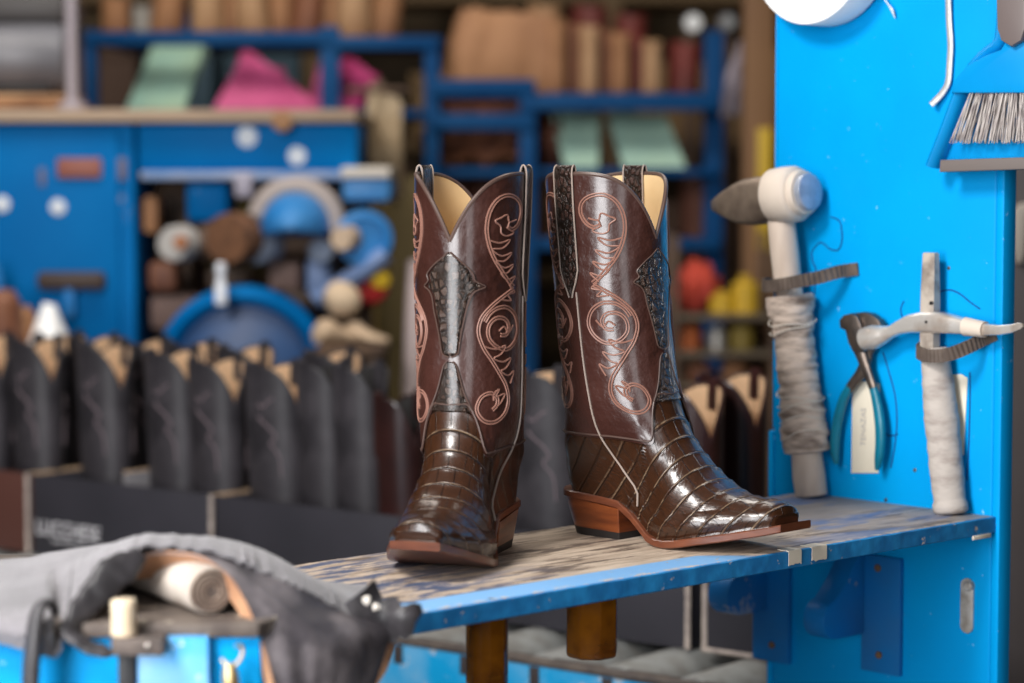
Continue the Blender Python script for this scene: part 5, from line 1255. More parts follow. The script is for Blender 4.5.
# round hood (half dome) and its pale band
bm = BM(); c = at(297, 226, YM - 0.03); R = []
for i in range(9):
    t = i / 8; r = 36 * YM / FPX * math.cos(t * math.pi / 2 * 0.98) ** 0.6; R.append([c + V3((math.cos(a) * r, -0.16 * t, max(math.sin(a), -0.25) * r * 0.98)) for a in [2 * math.pi * k / 30 + 0.3 for k in range(30)]])
rings(bm, R); bmesh.ops.recalc_face_normals(bm, faces=bm.faces[:]); hd_ = link('hood', bm, mblue2, fm, sharp=40)
bm = BM(); P = []; r = 39 * YM / FPX
for k in range(25):
    a = rad(lerp(-5, 165, k / 24)); P.append(c + V3((math.cos(a) * r, -0.02, math.sin(a) * r)))
add_tube(bm, P, 0.022, 10, True, 1.0); link('hood_band', bm, mat('tan_grey_band', (0.34, 0.29, 0.27), 0.6), hd_)
disc('belt_pulley', mblue2, fm, 363, 238, YM - 0.06, 28, 0.05, (0.15, -1, 0), [(0, 0.001), (0, 0.96), (0.15, 1), (0.3, 0.92), (0.6, 0.92), (0.8, 1), (0.95, 0.97), (1, 0.75), (0.8, 0.7), (0.8, 0.001)])
disc('pulley_hub', mat('beige_hub', (0.50, 0.37, 0.26), 0.6), fm, 350, 238, YM - 0.115, 12, 0.05, (-0.3, -1, 0))
bm = BM(); P = [at(x, y, YM - 0.085) for x, y in ((386, 254), (365, 270), (340, 285), (315, 300))]
add_tube(bm, P, 0.020, 10, True, 1.6, up=(0, 1, 0)); link('belt_arm', bm, mat('blue_grey_arm', (0.17, 0.25, 0.45), 0.5), fm)
# big lower wheel guard: a curved rim and its face
bm = BM(); c = at(244, 374, YM - 0.08); r = 78 * YM / FPX; P = [c + V3((math.cos(rad(a)) * r, 0, math.sin(rad(a)) * r)) for a in range(20, 181, 8)]
add_tube(bm, P, 0.022, 10, True, 1.8, up=(0, 1, 0)); gd = link('wheel_guard', bm, mblue, fm)
bm = BM(); add_lathe(bm, c + V3((0, 0.02, 0)), (0, -1, 0), [(0, 0.001), (0, r * 0.93), (0.03, r * 0.90), (0.06, r * 0.55), (0.07, 0.001)], 40); link('guard_face', bm, mat('blue_grey_plate', (0.02, 0.075, 0.21), 0.5, col2=(0.09, 0.11, 0.18), nscale=4), gd, sharp=40)
bm = BM(); floorbox(bm, 185, 320, 400, YM - 0.02, 0.40); link('pedestal', bm, mblue, fm, sharp=30)
bm = BM(); pbox(bm, 150, 296, 205, 330, YM + 0.02, 0.18, 0.01); link('side_bracket', bm, mat('mauve_brown', (0.16, 0.10, 0.085), 0.7), fm, sharp=30)
bm = BM(); pbox(bm, 306, 258, 330, 296, YM + 0.0, 0.15, 0.012); link('gear_case', bm, mat('blue_grey_arm', ()), fm, sharp=30)
dkb = mat('dark_greasy_iron', (0.055, 0.032, 0.022), 0.6, 0.2, col2=(0.11, 0.07, 0.045), nscale=14)
for x0, y0, x1, y1, m_, nm in ((142, 196, 158, 234, tanl, 'side_bracket'), (206, 268, 250, 290, dkb, 'gear_case'), (268, 262, 300, 292, MATS['mauve_brown'], 'gear_case'), (282, 290, 312, 312, dkb, 'side_bracket'), (330, 205, 346, 232, dkb, 'side_bracket'), (196, 224, 216, 262, dkb, 'bearing_block'), (148, 262, 176, 292, brn, 'side_bracket')):
    B1(nm, m_, fm, (x0, y0, x1, y1, YM + 0.01, 0.12), bev=0.012)
disc('gear', dkb, fm, 262, 302, YM - 0.005, 13, 0.05, (-0.2, -1, 0)); disc('gear', MATS['bluish_steel'], fm, 318, 250, YM - 0.02, 12, 0.05, (0.2, -1, 0))
# pale bottle, shoe lasts, knob standing on or fixed to the machine
bt = thing('spray_bottle', 'slim white bottle standing against the blue wheel guard', 'bottle', at(221, 304, YM - 0.19), 0)
c = at(221, 304, YM - 0.19); bm = BM(); add_lathe(bm, c, (0, 0, 1), [(0, 0.001), (0, 0.012), (0.035, 0.0125), (0.045, 0.008), (0.06, 0.0075)], 16); link('bottle', bm, mat('white_plastic', (0.75, 0.78, 0.85), 0.35), bt)
bm = BM(); add_lathe(bm, c + V3((0, 0, 0.0605)), (0, 0, 1), [(0, 0.010), (0.018, 0.010), (0.022, 0.006), (0.022, 0.001)], 16); link('cap', bm, MATS['white_plastic'], bt)
def ledge(name, label, x0, x1, py, Y, d, m, zfloor=True):
    t = thing(name, label, name.split('_')[-1], (at((x0 + x1) / 2, py, Y).x, Y + d / 2, 0), 0); bm = BM(); a = at(x0, py, Y); b = at(x1, py, Y)
    add_box(bm, (a.x, Y, a.z - 0.02), (b.x, Y + d, a.z), None, 0.003); link('top', bm, m, t, sharp=30)
    for xx in (a.x + 0.02, b.x - 0.02):
        for yy in (Y + 0.03, Y + d - 0.03):
            bm = BM(); add_box(bm, (xx - 0.015, yy - 0.015, 0), (xx + 0.015, yy + 0.015, a.z - 0.0205), None, 0.002); link('leg', bm, m, t, sharp=30)
    return a.z
zl_ = ledge('parts_stand', 'low dark stand carrying the cream shoe lasts beside the machine', 316, 384, 347, YM - 0.3, 0.22, iron)
lastm = mat('cream_last', (0.50, 0.36, 0.24), 0.55, col2=(0.50, 0.37, 0.25), nscale=12)
def shoe_last(label, px, L_, W_, rz, z0):
    bm = BM(); R = []; c = at(px, 347, YM - 0.19); c.z = z0 + 0.001
    for x, w, h in ((0, 0.3, 0.35), (0.04, 0.72, 0.72), (0.15, 0.85, 1.0), (0.3, 0.8, 1.0), (0.42, 0.72, 0.78), (0.6, 0.9, 0.52), (0.78, 1.0, 0.38), (0.92, 0.8, 0.30), (1.0, 0.3, 0.16)):
        R.append([V3(((x - 0.5) * L_, math.cos(a) * W_ * w, (0.5 + 0.5 * math.sin(a)) * L_ * 0.42 * h)) for a in [2 * math.pi * k / 18 for k in range(18)]])
    rings(bm, R); M = Matrix.Translation(c) @ Matrix.Rotation(rz, 4, 'Z')
    bm.transform(M); bmesh.ops.recalc_face_normals(bm, faces=bm.faces[:])
    return tag(link('shoe_last', bm, lastm, None), label, 'shoe last', 'cream shoe lasts on the stand')
shoe_last('cream shoe last at the near corner of the stand', 340, 0.115, 0.030, 0.6, zl_)
o = shoe_last('cream shoe last at the end of the stand by the red switch', 366, 0.10, 0.026, -0.5, zl_)
bm = BM(); c = at(346, 320, YM - 0.19); 
for v in bmesh.ops.create_icosphere(bm, subdivisions=3, radius=0.040)['verts']: v.co = V3((v.co.x * 0.95, v.co.y * 0.8, v.co.z * 0.9)) * (1 + 0.2 * mnoise.noise(v.co * 20)) 
bm.transform(Matrix.Translation(V3((c.x - 0.01, c.y + 0.01, zl_ + 0.088))))
tag(link('cream_pad', bm, mat('cream_pad_cloth', (0.54, 0.41, 0.28), 0.8), None), 'rounded cream polishing pad lying on top of the shoe lasts', 'pad')
kb = thing('stop_switch', 'red switch with a yellow cap beside the belt arm', 'switch', at(368, 300, YM - 0.02), 0)
bm = BM(); add_lathe(bm, at(366, 284, YM - 0.02), (0.3, -1, 0), [(0, 0.001), (0, 0.04), (0.02, 0.045), (0.045, 0.035), (0.05, 0.001)], 20); link('red_button', bm, mat('red_plastic', (0.42, 0.025, 0.025), 0.4), kb, sharp=40)
bm = BM(); add_lathe(bm, at(379, 279, YM - 0.06), (0.3, -1, 0), [(0, 0.001), (0, 0.02), (0.02, 0.018), (0.022, 0.001)], 16); link('yellow_cap', bm, mat('yellow_plastic', (0.62, 0.40, 0.02), 0.4), kb, sharp=40)
bm = BM(); pbox(bm, 364, 285, 372, 420, YM + 0.0, 0.03, 0.004); link('stem', bm, iron, kb, sharp=40)
# crumpled white paper behind the row boots and clutter in the cabinet's lower corner
bm = BM(); c = at(50, 334, 4.84)
bmesh.ops.create_cone(bm, cap_ends=True, segments=14, radius1=0.045, radius2=0.012, depth=0.075)
bmesh.ops.subdivide_edges(bm, edges=bm.edges[:], cuts=2)
for v in bm.verts: v.co = v.co * (1 + 0.35 * mnoise.noise(v.co * 40))
bm.transform(Matrix.Translation(c))
zlow = at(50, 347, 4.6).z
t_low = ledge('side_table', 'low dark side table in front of the blue cabinet, behind the black boots', -60, 100, 347, 4.76, 0.17, iron)
o = tag(link('paper_wad', bm, mat('white_paper', ()), None), 'crumpled white paper cone in front of the blue cabinet', 'paper'); o.location.z = t_low + 0.001
for k, (px, r, h, m, lab) in enumerate(((4, 0.035, 0.11, brn, 'brown tin on the side table under the cabinet door edge'), (22, 0.028, 0.075, tanl, 'short tan tin next to the brown tin'), (-6, 0.02, 0.16, mblue2, 'tall light blue can at the frame edge'))):
    c = at(px, 347, 4.80 + 0.04 * k); bm = BM(); add_lathe(bm, (c.x, c.y, t_low + 0.001), (0, 0, 1), [(0, 0.001), (0, r), (h * 0.8, r), (h * 0.82, r * 0.92), (h, r * 0.6), (h, 0.001)], 18); tag(link('tin', bm, m, None, sharp=35), lab, 'tin', 'tins on the side table')
# --- grey round machine on the worktop at the far left
zW = zM(109.5)
gm = thing('grey_machine', 'rounded grey machine drum standing on the worktop at the frame edge', 'machine', (at(30, 100, YM + 0.2).x, YM + 0.3, zW), 0)
bm = BM(); a = at(-60, 58, YM + 0.25); b = at(68, 58, YM + 0.25); add_lathe(bm, a, (b - a), [(0, 0.001), (0, 0.065), (0.01, 0.072), ((b - a).length - 0.012, 0.072), ((b - a).length, 0.062), ((b - a).length, 0.001)], 28); link('drum', bm, greym, gm, sharp=40)
bm = BM(); pbox(bm, -60, 94, 64, 101, YM + 0.12, 0.26, 0.006); link('foot_board', bm, tan2, gm, sharp=30)
bm = BM(); a = at(-50, 85, YM + 0.2); b = at(50, 94, YM + 0.2); add_box(bm, (a.x, YM + 0.2, b.z), (b.x, YM + 0.3, a.z), None, 0.004); link('saddle', bm, mat('black_iron', ()), gm, sharp=30)
bm = BM(); pbox(bm, -60, 101.2, 68, 108, YM + 0.10, 0.30, 0.004); link('foot_board', bm, tanl, gm, sharp=30)
bm = BM(); pbox(bm, -60, -8, 66, 23, YM + 0.22, 0.24, 0.02); link('head_cover', bm, mat('dark_head_cover', (0.05, 0.045, 0.045), 0.5), gm, sharp=30)
bm = BM(); pbox(bm, -20, 20, 60, 34, YM + 0.24, 0.2, 0.01); link('neck', bm, greym, gm, sharp=30)
po_ = thing('grey_pole', 'pale grey upright pole rising from the worktop beside the grey drum', 'pole', (at(72, 105, YM + 0.05).x, YM + 0.06, zW), 0)
bm = BM(); a = at(72, 100, YM + 0.06); add_lathe(bm, (a.x, a.y, zW + 0.0005), (0, 0, 1), [(0, 0.001), (0, 0.030), (0.012, 0.030), (0.02, 0.012), (0.45, 0.012), (0.45, 0.001)], 18); link('pole', bm, mat('pale_pole', (0.33, 0.29, 0.32), 0.5), po_, sharp=35)
# --- folders and pink hides standing on the worktop
def slab(name, label, cat, quad, Y, th, m, group=None, z0=None, lean=0.0, rows=1):
    """flat stack standing on edge: pixel quad (bottom-left, bottom-right, top-right, top-left), th metres thick"""
    bm = BM(); pts = [at(x, y, Y) for x, y in quad]
    if z0 is not None:
        dz_ = z0 + 0.001 - min(p.z for p in pts)
        for p in pts[:2]: p.z = z0 + 0.001
    G1 = []; n = 8
    for i in range(n + 1):
        f = i / n; l = pts[0].lerp(pts[3], f); r = pts[1].lerp(pts[2], f); G1.append([l.lerp(r, j / n) + V3((0, lean * f + 0.012 * math.sin(3.1 * j / n) * f, 0.004 * math.sin(6 * j / n) * f)) for j in range(n + 1)])
    add_sheet(bm, G1, -th); lo = min(v.co.z for v in bm.verts)
    return tag(link(name, bm, m, None, sharp=40), label, cat, group)
# --- blue rack behind, carrying rolled hides
YR = 5.95
rk = thing('hide_rack', 'dark blue steel rack carrying rolled leather behind the worktop', 'rack', (at(300, 400, YR).x, YR + 0.3, 0), 0)
def post(x0, x1, ytop, Y, d=0.05, nm='post'):
    bm = BM(); a, b = at(x0, 400, Y).x, at(x1, 400, Y).x; add_box(bm, (a, Y, 0), (b, Y + d, zM(ytop, Y)), None, 0.004); return link(nm, bm, rblue, rk, sharp=30)
post(322, 341, 26, YR); post(425, 440, 38, YR); post(519, 536, 80, YR); post(703, 722, 34, YR + 0.1); post(88, 100, 30, YR); post(88, 100, 30, YR + 0.65); post(425, 440, 38, YR + 0.65); post(703, 722, 30, YR + 0.65)
B1('rail', rblue, rk, (86, 31, 331, 45, YR - 0.01, 0.05)); B1('rail', rblue, rk, (331, 36, 438, 49, YR - 0.01, 0.05)); B1('rail', rblue, rk, (430, 79, 534, 96, YR - 0.01, 0.05)); B1('rail', rblue, rk, (430, 113, 534, 130, YR - 0.01, 0.05)); B1('rail', rblue, rk, (520, 96, 720, 110, YR - 0.01, 0.05)); B1('rail', rblue, rk, (380, 203, 440, 216, YR - 0.01, 0.05)); B1('rail', rblue, rk, (530, 238, 720, 250, YR + 0.02, 0.05))
def board(x0, x1, py, nm='shelf_board', y0=0.042):
    bm = BM(); a = at(x0, py, YR); b = at(x1, py, YR); add_box(bm, (a.x, YR + y0, a.z - 0.02), (b.x, YR + 0.70, a.z), None, 0.003); link(nm, bm, rblue, rk, sharp=30); return a.z
z_pk = board(86, 440, 109); z_up = board(86, 440, 33, y0=0.185); z_mid = board(430, 720, 92); z_low = board(430, 720, 168); z_bot = board(380, 720, 240)
def lroll(label, px, Y, r, h, z0, m, tilt=0.0, group='rolled leather on the rack'):
    """upright roll of leather: spiral of a thick sheet"""
    x = at(px, 100, Y).x; bm = BM(); G = []; n = 40
    for i in range(n + 1):
        t = i / n; a = t * 2 * math.pi * 1.9 + px; rr = r * (0.62 + 0.38 * t)
        G.append([V3((x + math.cos(a) * rr + tilt * k * h / 4, Y + math.sin(a) * rr, z0 + 0.001 + h * k / 4 + 0.006 * math.sin(a * 2) * (k == 4))) for k in range(5)])
    add_sheet(bm, G, 0.006); return tag(link('leather_roll', bm, m, None, sharp=50), label, 'leather roll', group)
for k, (px, r, h, m, tl) in enumerate(((118, 0.04, 0.10, tanl, 0), (143, 0.03, 0.08, mat('pale_grey_hide', (0.30, 0.28, 0.25), 0.8), 0), (167, 0.045, 0.16, tanl, 0.1), (186, 0.038, 0.17, rblue, -0.3), (208, 0.045, 0.16, tan2, 0), (232, 0.042, 0.17, tanl, 0.05), (256, 0.046, 0.15, tan2, -0.1), (281, 0.042, 0.17, tanl, 0), (306, 0.044, 0.16, brn, 0.1), (330, 0.042, 0.17, tanl, 0), (354, 0.05, 0.16, tan2, 0), (382, 0.05, 0.19, tanl, 0.15))):
    lroll(['short tan leather roll at the end of the upper rack board', 'short pale grey roll on the upper rack board', 'tan leather roll over the mint folder', 'dark blue roll leaning between two tan rolls', 'light tan roll beside the dark blue one', 'tan leather roll above the left part of the big pink stack', 'light tan roll above the middle of the big pink stack', 'tan leather roll above the right part of the big pink stack', 'brown leather roll next before the blue rack post', 'tan leather roll right behind the blue rack post', 'light tan roll above the deep pink leather', 'tall tan roll last on the upper rack board'][k], px, YR + 0.25 + 0.05 * (k % 2), r, h, z_up, m, tl)
slab('mint_folder', 'mint green folder leaning on the rack board between the grey pole and the pink leather', 'folder', [(126, 109, ), (184, 109), (201, 42), (150, 42)], YR + 0.075, 0.03, mint, None, z_pk, 0.06)
slab('pink_leather', 'big pink leather stack standing left of the blue rack post', 'leather', [(213, 109), (322, 109), (272, 66), (243, 49)], YR + 0.070, 0.04, pink, 'pink leather on the rack board', z_pk, 0.06)['label'] = 'big pink leather stack standing next to the mint folder'
slab('pink_leather', 'smaller pink leather piece standing behind the rack post', 'leather', [(303, 109), (330, 109), (344, 58), (322, 58)], YR + 0.115, 0.03, pink, 'pink leather on the rack board', z_pk, 0.06)['label'] = 'narrow pink leather piece right behind the big pink stack'
slab('pink_leather', 'pink leather offcut', 'leather', [(334, 109), (356, 109), (377, 74), (345, 56)], YR + 0.10, 0.03, mat('deep_pink_leather', (0.44, 0.03, 0.15), 0.6), 'pink leather on the rack board', z_pk, 0.05)['label'] = 'deep pink leather piece just past the blue rack post'
# draped tan hide and a bundle of upright rolls on the middle board
def drape(label, quad, Y, m, th=0.012, bulge=0.05, cat='hide', name='draped_hide', group=None, seed=0.0):
    pts = [at(x, y, Y) for x, y in quad]; G = []; n = 14
    for i in range(n + 1):
        f = i / n; l = pts[0].lerp(pts[3], f); r = pts[1].lerp(pts[2], f); G.append([l.lerp(r, j / n) + V3((0, -bulge * math.sin(math.pi * f) + bulge * 0.6 * mnoise.noise(V3((j * 0.5 + seed, f * 1.2, seed))), 0.012 * mnoise.noise(V3((j * 0.7, f * 3, seed + 3))))) for j in range(n + 1)])
    bm = BM(); add_sheet(bm, G, -th); return tag(link(name, bm, m, None, sharp=60), label, cat, group)
h_ = drape('wide tan hide folded over the middle rack board beside the leather rolls', [(444, 91), (556, 94), (552, 14), (462, 8)], YR + 0.2, mat('tan_folded_hide', (0.40, 0.20, 0.095), 0.7, col2=(0.28, 0.13, 0.06), nscale=7), 0.05, 0.02)
h_.location.z = z_mid + 0.001
cols = [tanl, brn, tan2, brn, tanl, redb, tan2, brn, tanl]
for k, px in enumerate((556, 573, 590, 605, 621, 637, 652)):
    lroll(['tan roll first in the tight bundle, touching the folded hide', 'brown roll second in the tight bundle', 'light tan roll third in the tight bundle', 'brown roll in the middle of the tight bundle', 'tan roll fifth in the tight bundle', 'oxblood roll sixth in the tight bundle', 'light tan roll last in the tight bundle'][k], px, YR + 0.2 + 0.07 * (k % 2), 0.027, lerp(0.185, 0.13, k / 6), z_mid, cols[k], 0.0, 'bundle of rolls on the middle board')
lroll('dark oxblood roll standing apart at the end of the middle board', 683, YR + 0.3, 0.045, 0.13, z_mid, redb, 0.05, 'bundle of rolls on the middle board')
bm = BM(); a = at(560, 28, YR + 0.42); b = at(655, 36, YR + 0.42)
add_lathe(bm, V3((a.x, a.y, z_mid + 0.001 + 0.05 + 0.15)), V3((1, 0, 0)), [(0, 0.001), (0, 0.045), ((b.x - a.x), 0.05), ((b.x - a.x), 0.001)], 20)
bm.free()
lroll('tall oxblood roll behind the tight bundle', 590, YR + 0.48, 0.055, 0.235, z_mid, redb, 0.0, 'bundle of rolls on the middle board')
lroll('tall pale brown roll behind the tight bundle', 545, YR + 0.50, 0.05, 0.24, z_mid, tan2, 0.0, 'bundle of rolls on the middle board')
lroll('second tall oxblood roll behind the tight bundle, nearer the lamps', 630, YR + 0.50, 0.045, 0.215, z_mid, redb, 0.0, 'bundle of rolls on the middle board')
# mint sheets and brown hides on the lower board
slab('mint_sheet', 'small mint sheet leaning under the bundle of rolls', 'sheet', [(566, 168), (598, 166), (600, 113), (552, 113)], YR + 0.05, 0.02, mint2, 'mint sheets on the rack', z_low, 0.10)
slab('mint_sheet', 'large slanting mint sheet on the lower rack board', 'sheet', [(624, 168), (686, 168), (668, 113), (610, 113)], YR + 0.05, 0.02, mint2, 'mint sheets on the rack', z_low, 0.10)
drape('orange-brown hide bundled between the two rack rails', [(436, 113), (520, 113), (518, 92), (440, 92)], YR + 0.10, mat('orange_brown_hide', (0.36, 0.13, 0.055), 0.7, col2=(0.2, 0.07, 0.03), nscale=10), 0.05, 0.04, seed=2.0)
h_ = drape('brown hide heaped on the lower rack board, left of the sideways boot', [(444, 168), (523, 168), (515, 136), (452, 132)], YR + 0.12, brn, 0.10, 0.06, seed=5.0); h_.location.z = z_low + 0.001; h_['label'] = 'brown hide heaped on the lower rack board above the toe-forward boot'
h_ = drape('dark oxblood hide heaped on the lower rack board above the boots gap', [(526, 168), (566, 168), (560, 118), (530, 112)], YR + 0.16, mat('dark_brown_hide', (0.13, 0.045, 0.025), 0.7), 0.08, 0.05, seed=8.0); h_.location.z = z_low + 0.001
for k, (px, m) in enumerate(((452, brn), (486, mat('dark_brown_hide', ())), (545, tanl), (700, mat('dark_brown_hide', ())))):
    lroll(['brown roll low on the rack behind the toe-forward boot', 'dark brown roll low on the rack behind the toe-forward boot', 'tan roll low on the rack between the boots', 'dark brown roll low on the rack beside the end post'][k], px, YR + 0.25, 0.06, 0.14, z_bot, m, 0, 'low rolls on the rack')
# cream hide hanging at the worktop's end, on a rail hook
h_ = drape('long cream hide hanging at the end of the worktop', [(372, 205), (404, 200), (402, 100), (370, 84)], YR - 0.35, mat('cream_hide', (0.36, 0.28, 0.185), 0.8, col2=(0.30, 0.20, 0.10), nscale=6), 0.01, 0.04, seed=1.0)
h2_ = drape('ochre hide hanging behind the long cream one', [(356, 232), (384, 232), (382, 110), (358, 116)], YR - 0.28, mat('ochre_hide', (0.30, 0.165, 0.05), 0.8, col2=(0.18, 0.09, 0.03), nscale=8), 0.01, 0.03, seed=4.0)
gs = thing('hanging_stand', 'thin dark stand the cream and ochre hides hang from', 'stand', (at(378, 400, YR - 0.3).x, YR - 0.3, 0), 0)
xs_ = at(380, 400, YR - 0.31).x; zt_ = at(380, 80, YR - 0.31).z
bm = BM(); add_box(bm, (xs_ - 0.012, YR - 0.318, 0), (xs_ + 0.012, YR - 0.298, zt_), None, 0.002); link('upright', bm, iron, gs, sharp=30)
bm = BM(); add_box(bm, (xs_ - 0.07, YR - 0.36, zt_ - 0.03), (xs_ + 0.07, YR - 0.26, zt_ - 0.018), None, 0.002); link('cross_arm', bm, iron, gs, sharp=30)
# olive door-like board and a leaning pale pole
bd_ = thing('olive_board', 'tall olive-brown board standing behind the belt arm', 'board', (at(395, 400, 5.6).x, 5.62, 0), 0)
bm = BM(); a = at(372, 170, 5.6); b = at(424, 170, 5.6); add_box(bm, (a.x, 5.6, 0), (b.x, 5.63, zM(176, 5.6)), None, 0.004); link('panel', bm, mat('olive_paint', (0.15, 0.105, 0.030), 0.6, col2=(0.10, 0.07, 0.022), nscale=4), bd_, sharp=30)
bm = BM(); a = at(372, 170, 5.6); b = at(376, 170, 5.6); add_box(bm, (a.x - 0.004, 5.592, 0), (b.x, 5.5995, zM(176, 5.6)), None, 0.002); link('edge_bead', bm, mat('ochre_bead', (0.25, 0.16, 0.04), 0.6), bd_, sharp=30)
bm = BM(); a = at(412, 380, 4.98); b = at(417, 262, 5.05); d = (b - a); a = a - d * (a.z / d.z); add_tube(bm, [a + V3((0, 0, 0.002)), b], 0.020, 14)
tag(link('leaning_pole', bm, mat('pinkish_wood', (0.46, 0.37, 0.36), 0.6), None, sharp=40), 'pale pinkish pole leaning upright just left of the toe-forward boot', 'pole')['label'] = 'pale pinkish pole leaning upright beside the olive board'
# --- right of the boots: parts shelf with red and yellow things, wall posts
YS = 5.4
ps = thing('parts_shelf', 'dim wire parts shelf with red and yellow things seen over the sideways boot toe', 'shelf', (at(725, 400, YS).x, YS + 0.2, 0), 0)
zsh = []
for py in (315, 352, 385):
    bm = BM(); a = at(676, py, YS); b = at(775, py, YS); add_box(bm, (a.x, YS, a.z - 0.012), (b.x, YS + 0.30, a.z), None, 0.002); link('shelf_board', bm, mat('dim_brown_board', (0.10, 0.075, 0.05), 0.7), ps, sharp=30); zsh.append(a.z)
for px in (676, 775):
    for yy in (YS, YS + 0.28):
        bm = BM(); a = at(px, 300, YS); add_box(bm, (a.x - 0.008, yy, 0), (a.x + 0.008, yy + 0.016, zM(235, YS)), None, 0.002); link('post', bm, iron, ps, sharp=30)
bm = BM(); c = at(696, 300, YS + 0.12); bmesh.ops.create_icosphere(bm, subdivisions=4, radius=1.0)
for v in bm.verts:
    n = mnoise.noise(v.co * 2.2) ; v.co = V3((v.co.x * 0.055, v.co.y * 0.06, max(v.co.z, -0.75) * 0.062)) * (1 + 0.25 * n)
bm.transform(Matrix.Translation(V3((c.x, c.y, zsh[0] + 0.05)))); o = tag(link('red_cloth', bm, mat('red_cloth', (0.50, 0.055, 0.03), 0.8, col2=(0.30, 0.03, 0.02), nscale=10), None), 'crumpled red cloth on the top board of the parts shelf', 'cloth'); o.location.z = zsh[0] + 0.001
def can(label, px, z0, r, h, m, Y=YS + 0.08):
    bm = BM(); x = at(px, 330, Y).x; add_lathe(bm, (x, Y, z0 + 0.001), (0, 0, 1), [(0, 0.001), (0, r), (h * 0.72, r), (h * 0.8, r * 0.8), (h * 0.82, r * 0.45), (h, r * 0.45), (h, 0.001)], 18); return tag(link('can', bm, m, None, sharp=35), label, 'can', 'cans on the parts shelf')
yel = mat('yellow_can_paint', (0.50, 0.31, 0.02), 0.5)
can('short yellow can beside the red cloth', 722, zsh[0], 0.030, 0.05, yel); can('tall yellow can at the panel end of the top board', 745, zsh[0], 0.032, 0.085, yel)
can('orange can on the middle board', 690, zsh[1], 0.026, 0.06, mat('orange_can_paint', (0.42, 0.10, 0.02), 0.5)); can('dull silver can on the middle board', 717, zsh[1], 0.024, 0.055, mat('dull_silver', (0.5, 0.48, 0.45), 0.35, 0.7)); can('yellow-brown can on the middle board', 742, zsh[1], 0.028, 0.065, mat('olive_can', (0.24, 0.17, 0.03), 0.5)); can('brown can on the lowest board', 700, zsh[2], 0.03, 0.05, brn); can('second brown can on the lowest board, nearer the panel', 735, zsh[2], 0.03, 0.05, tanl)
# posts and hanging things near the panel
YP = 5.7
wp = thing('wall_post', 'brown timber post standing next to the blue tool panel edge', 'post', (at(757, 400, YP).x, YP + 0.05, 0), 0)
bm = BM(); a, b = at(742, 400, YP).x, at(772, 400, YP).x; add_box(bm, (a, YP, 0), (b, YP + 0.08, 2.6), None, 0.004); link('timber', bm, mat('brown_timber', (0.17, 0.085, 0.035), 0.7, col2=(0.11, 0.05, 0.02), nscale=5, stretch=(1, 1, 0.2)), wp, sharp=30)
bm = BM(); pbox(bm, 757, 128, 772, 250, YP - 0.012, 0.011, 0.002); link('yellow_strip', bm, mat('yellow_strip', (0.48, 0.31, 0.015), 0.5), wp, sharp=30)
h_ = drape('grey-mauve cloth hanging in the dim corner beside the timber post', [(720, 118), (746, 112), (757, 46), (742, 42)], YP + 0.10, mat('mauve_grey_cloth', (0.22, 0.19, 0.22), 0.8), 0.02, 0.03, seed=7.0)
YL = 6.9
for k, (px, r, e) in enumerate(((693, 9, 0.55), (728, 9, 0.05))):
    lm = bpy.data.materials.new('lamp_glow'); lm.use_nodes = True; bb = lm.node_tree.nodes['Principled BSDF']; bb.inputs['Emission Color'].default_value = (1, 0.97, 0.92, 1); bb.inputs['Emission Strength'].default_value = e; bb.inputs['Base Color'].default_value = (0.25, 0.26, 0.27, 1)
    c = at(px, 23, YL); rr = r * YL / FPX; t = thing('wall_lamp', ['bright round lamp on the far wall post above the oxblood roll', 'dim round lamp on the far wall post next to the bright one'][k], 'lamp', c, 0, 'round lamps far behind')
    bm = BM(); add_lathe(bm, c, (0, -1, 0), [(0, 0.001), (0, rr * 0.85), (0.02, rr * 0.85), (0.035, rr * 0.6), (0.04, 0.001)], 20); link('bulb', bm, lm, t)
    bm = BM(); add_lathe(bm, c + V3((0, 0.0005, 0)), (0, 1, 0), [(0, 0.001), (0, rr), (0.05, rr * 0.7), (0.06, 0.001)], 20); link('housing', bm, greym, t, sharp=40)
    bm = BM(); add_box(bm, (c.x - 0.02, YL + 0.055, 0), (c.x + 0.02, YL + 0.085, c.z + 0.03), None, 0.003); link('stand_pole', bm, iron, t, sharp=30)
# shelving far behind, dim clutter
YB = 7.3
fs = thing('back_shelving', 'dim brown shelving along the far wall', 'shelving', (0.0, YB + 0.3, 0), 0)
for z in (1.02, 1.42, 1.86):
    bm = BM(); add_box(bm, (-2.4, YB, z - 0.03), (1.4, YB + 0.45, z), None, 0.004); link('shelf_board', bm, mat('dim_shelf_wood', (0.12, 0.075, 0.035), 0.8), fs, sharp=30)
for x in (-2.4, -1.5, -0.6, 0.3, 1.38):
    bm = BM(); add_box(bm, (x - 0.03, YB - 0.001, 0), (x + 0.03, YB + 0.45, 2.2), None, 0.004); link('upright', bm, MATS['dim_shelf_wood'], fs, sharp=30)
rnd = random.Random(5)
cc_ = [((0.20, 0.12, 0.03), 'ochre'), ((0.08, 0.045, 0.03), 'dark brown'), ((0.24, 0.15, 0.07), 'tan'), ((0.05, 0.09, 0.12), 'slate'), ((0.15, 0.12, 0.03), 'olive')]
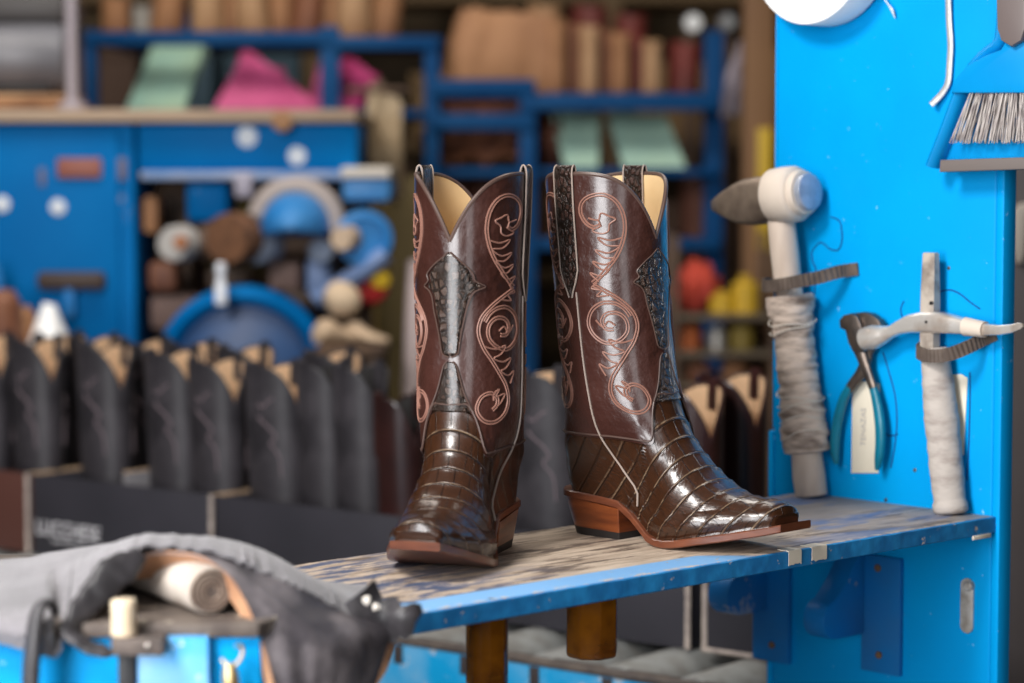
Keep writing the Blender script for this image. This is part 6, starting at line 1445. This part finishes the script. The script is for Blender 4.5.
for z in (1.02, 1.42, 1.86):
    x = -2.33; k = 0
    while x < 1.3:
        w = rnd.uniform(0.16, 0.34); h = rnd.uniform(0.16, 0.30); ci = rnd.randrange(5)
        inpost = any(abs(xx - (x + w / 2)) < w / 2 + 0.035 for xx in (-2.4, -1.5, -0.6, 0.3, 1.38))
        if not inpost and x + w < 1.33:
            t = thing('storage_carton', cc_[ci][1] + ' storage carton on the far shelving', 'carton', (x + w / 2, YB + 0.2, z), 0, cc_[ci][1] + ' cartons on the far shelving')
            bm = BM(); add_box(bm, (x, YB + 0.04, z + 0.001), (x + w, YB + 0.38, z + h), None, 0.006); link('carton', bm, mat('carton_' + cc_[ci][1].replace(' ', '_'), cc_[ci][0], 0.8), t, sharp=30)
            bm = BM(); add_box(bm, (x - 0.004, YB + 0.036, z + h + 0.0005), (x + w + 0.004, YB + 0.384, z + h + 0.03), None, 0.004); link('lid', bm, mat('carton_' + cc_[ci][1].replace(' ', '_'), ()), t, sharp=30)
            k += 1
        x += w + rnd.uniform(0.02, 0.07)
# --- dark steel cabinet right behind the panel
YC = 3.75
gc = thing('steel_cabinet', 'dark grey steel cabinet behind the right edge of the blue panel', 'cabinet', (at(1090, 400, YC).x, YC + 0.25, 0), 0)
bm = BM(); a, b = at(985, 400, YC).x, at(1240, 400, YC).x; add_box(bm, (a, YC, 0), (b, YC + 0.5, 1.9), None, 0.006); link('body', bm, mat('dark_grey_steel', (0.105, 0.088, 0.088), 0.5, col2=(0.085, 0.07, 0.07), nscale=4), gc, sharp=30)
bm = BM(); add_prism(bm, [((at(x, y, YC).x - at(1018, 230, YC).x), at(x, y, YC).z - at(1018, 230, YC).z) for x, y in ((1014, 262), (1011, 250), (1010, 225), (1013, 208), (1020, 203), (1034, 203), (1034, 214), (1024, 219), (1022, 250), (1018, 263))], Matrix.Translation(at(1018, 230, YC)), -0.03, -0.0005, 0.003); link('handle', bm, mat('beige_handle', (0.48, 0.42, 0.36), 0.6), gc, sharp=40)
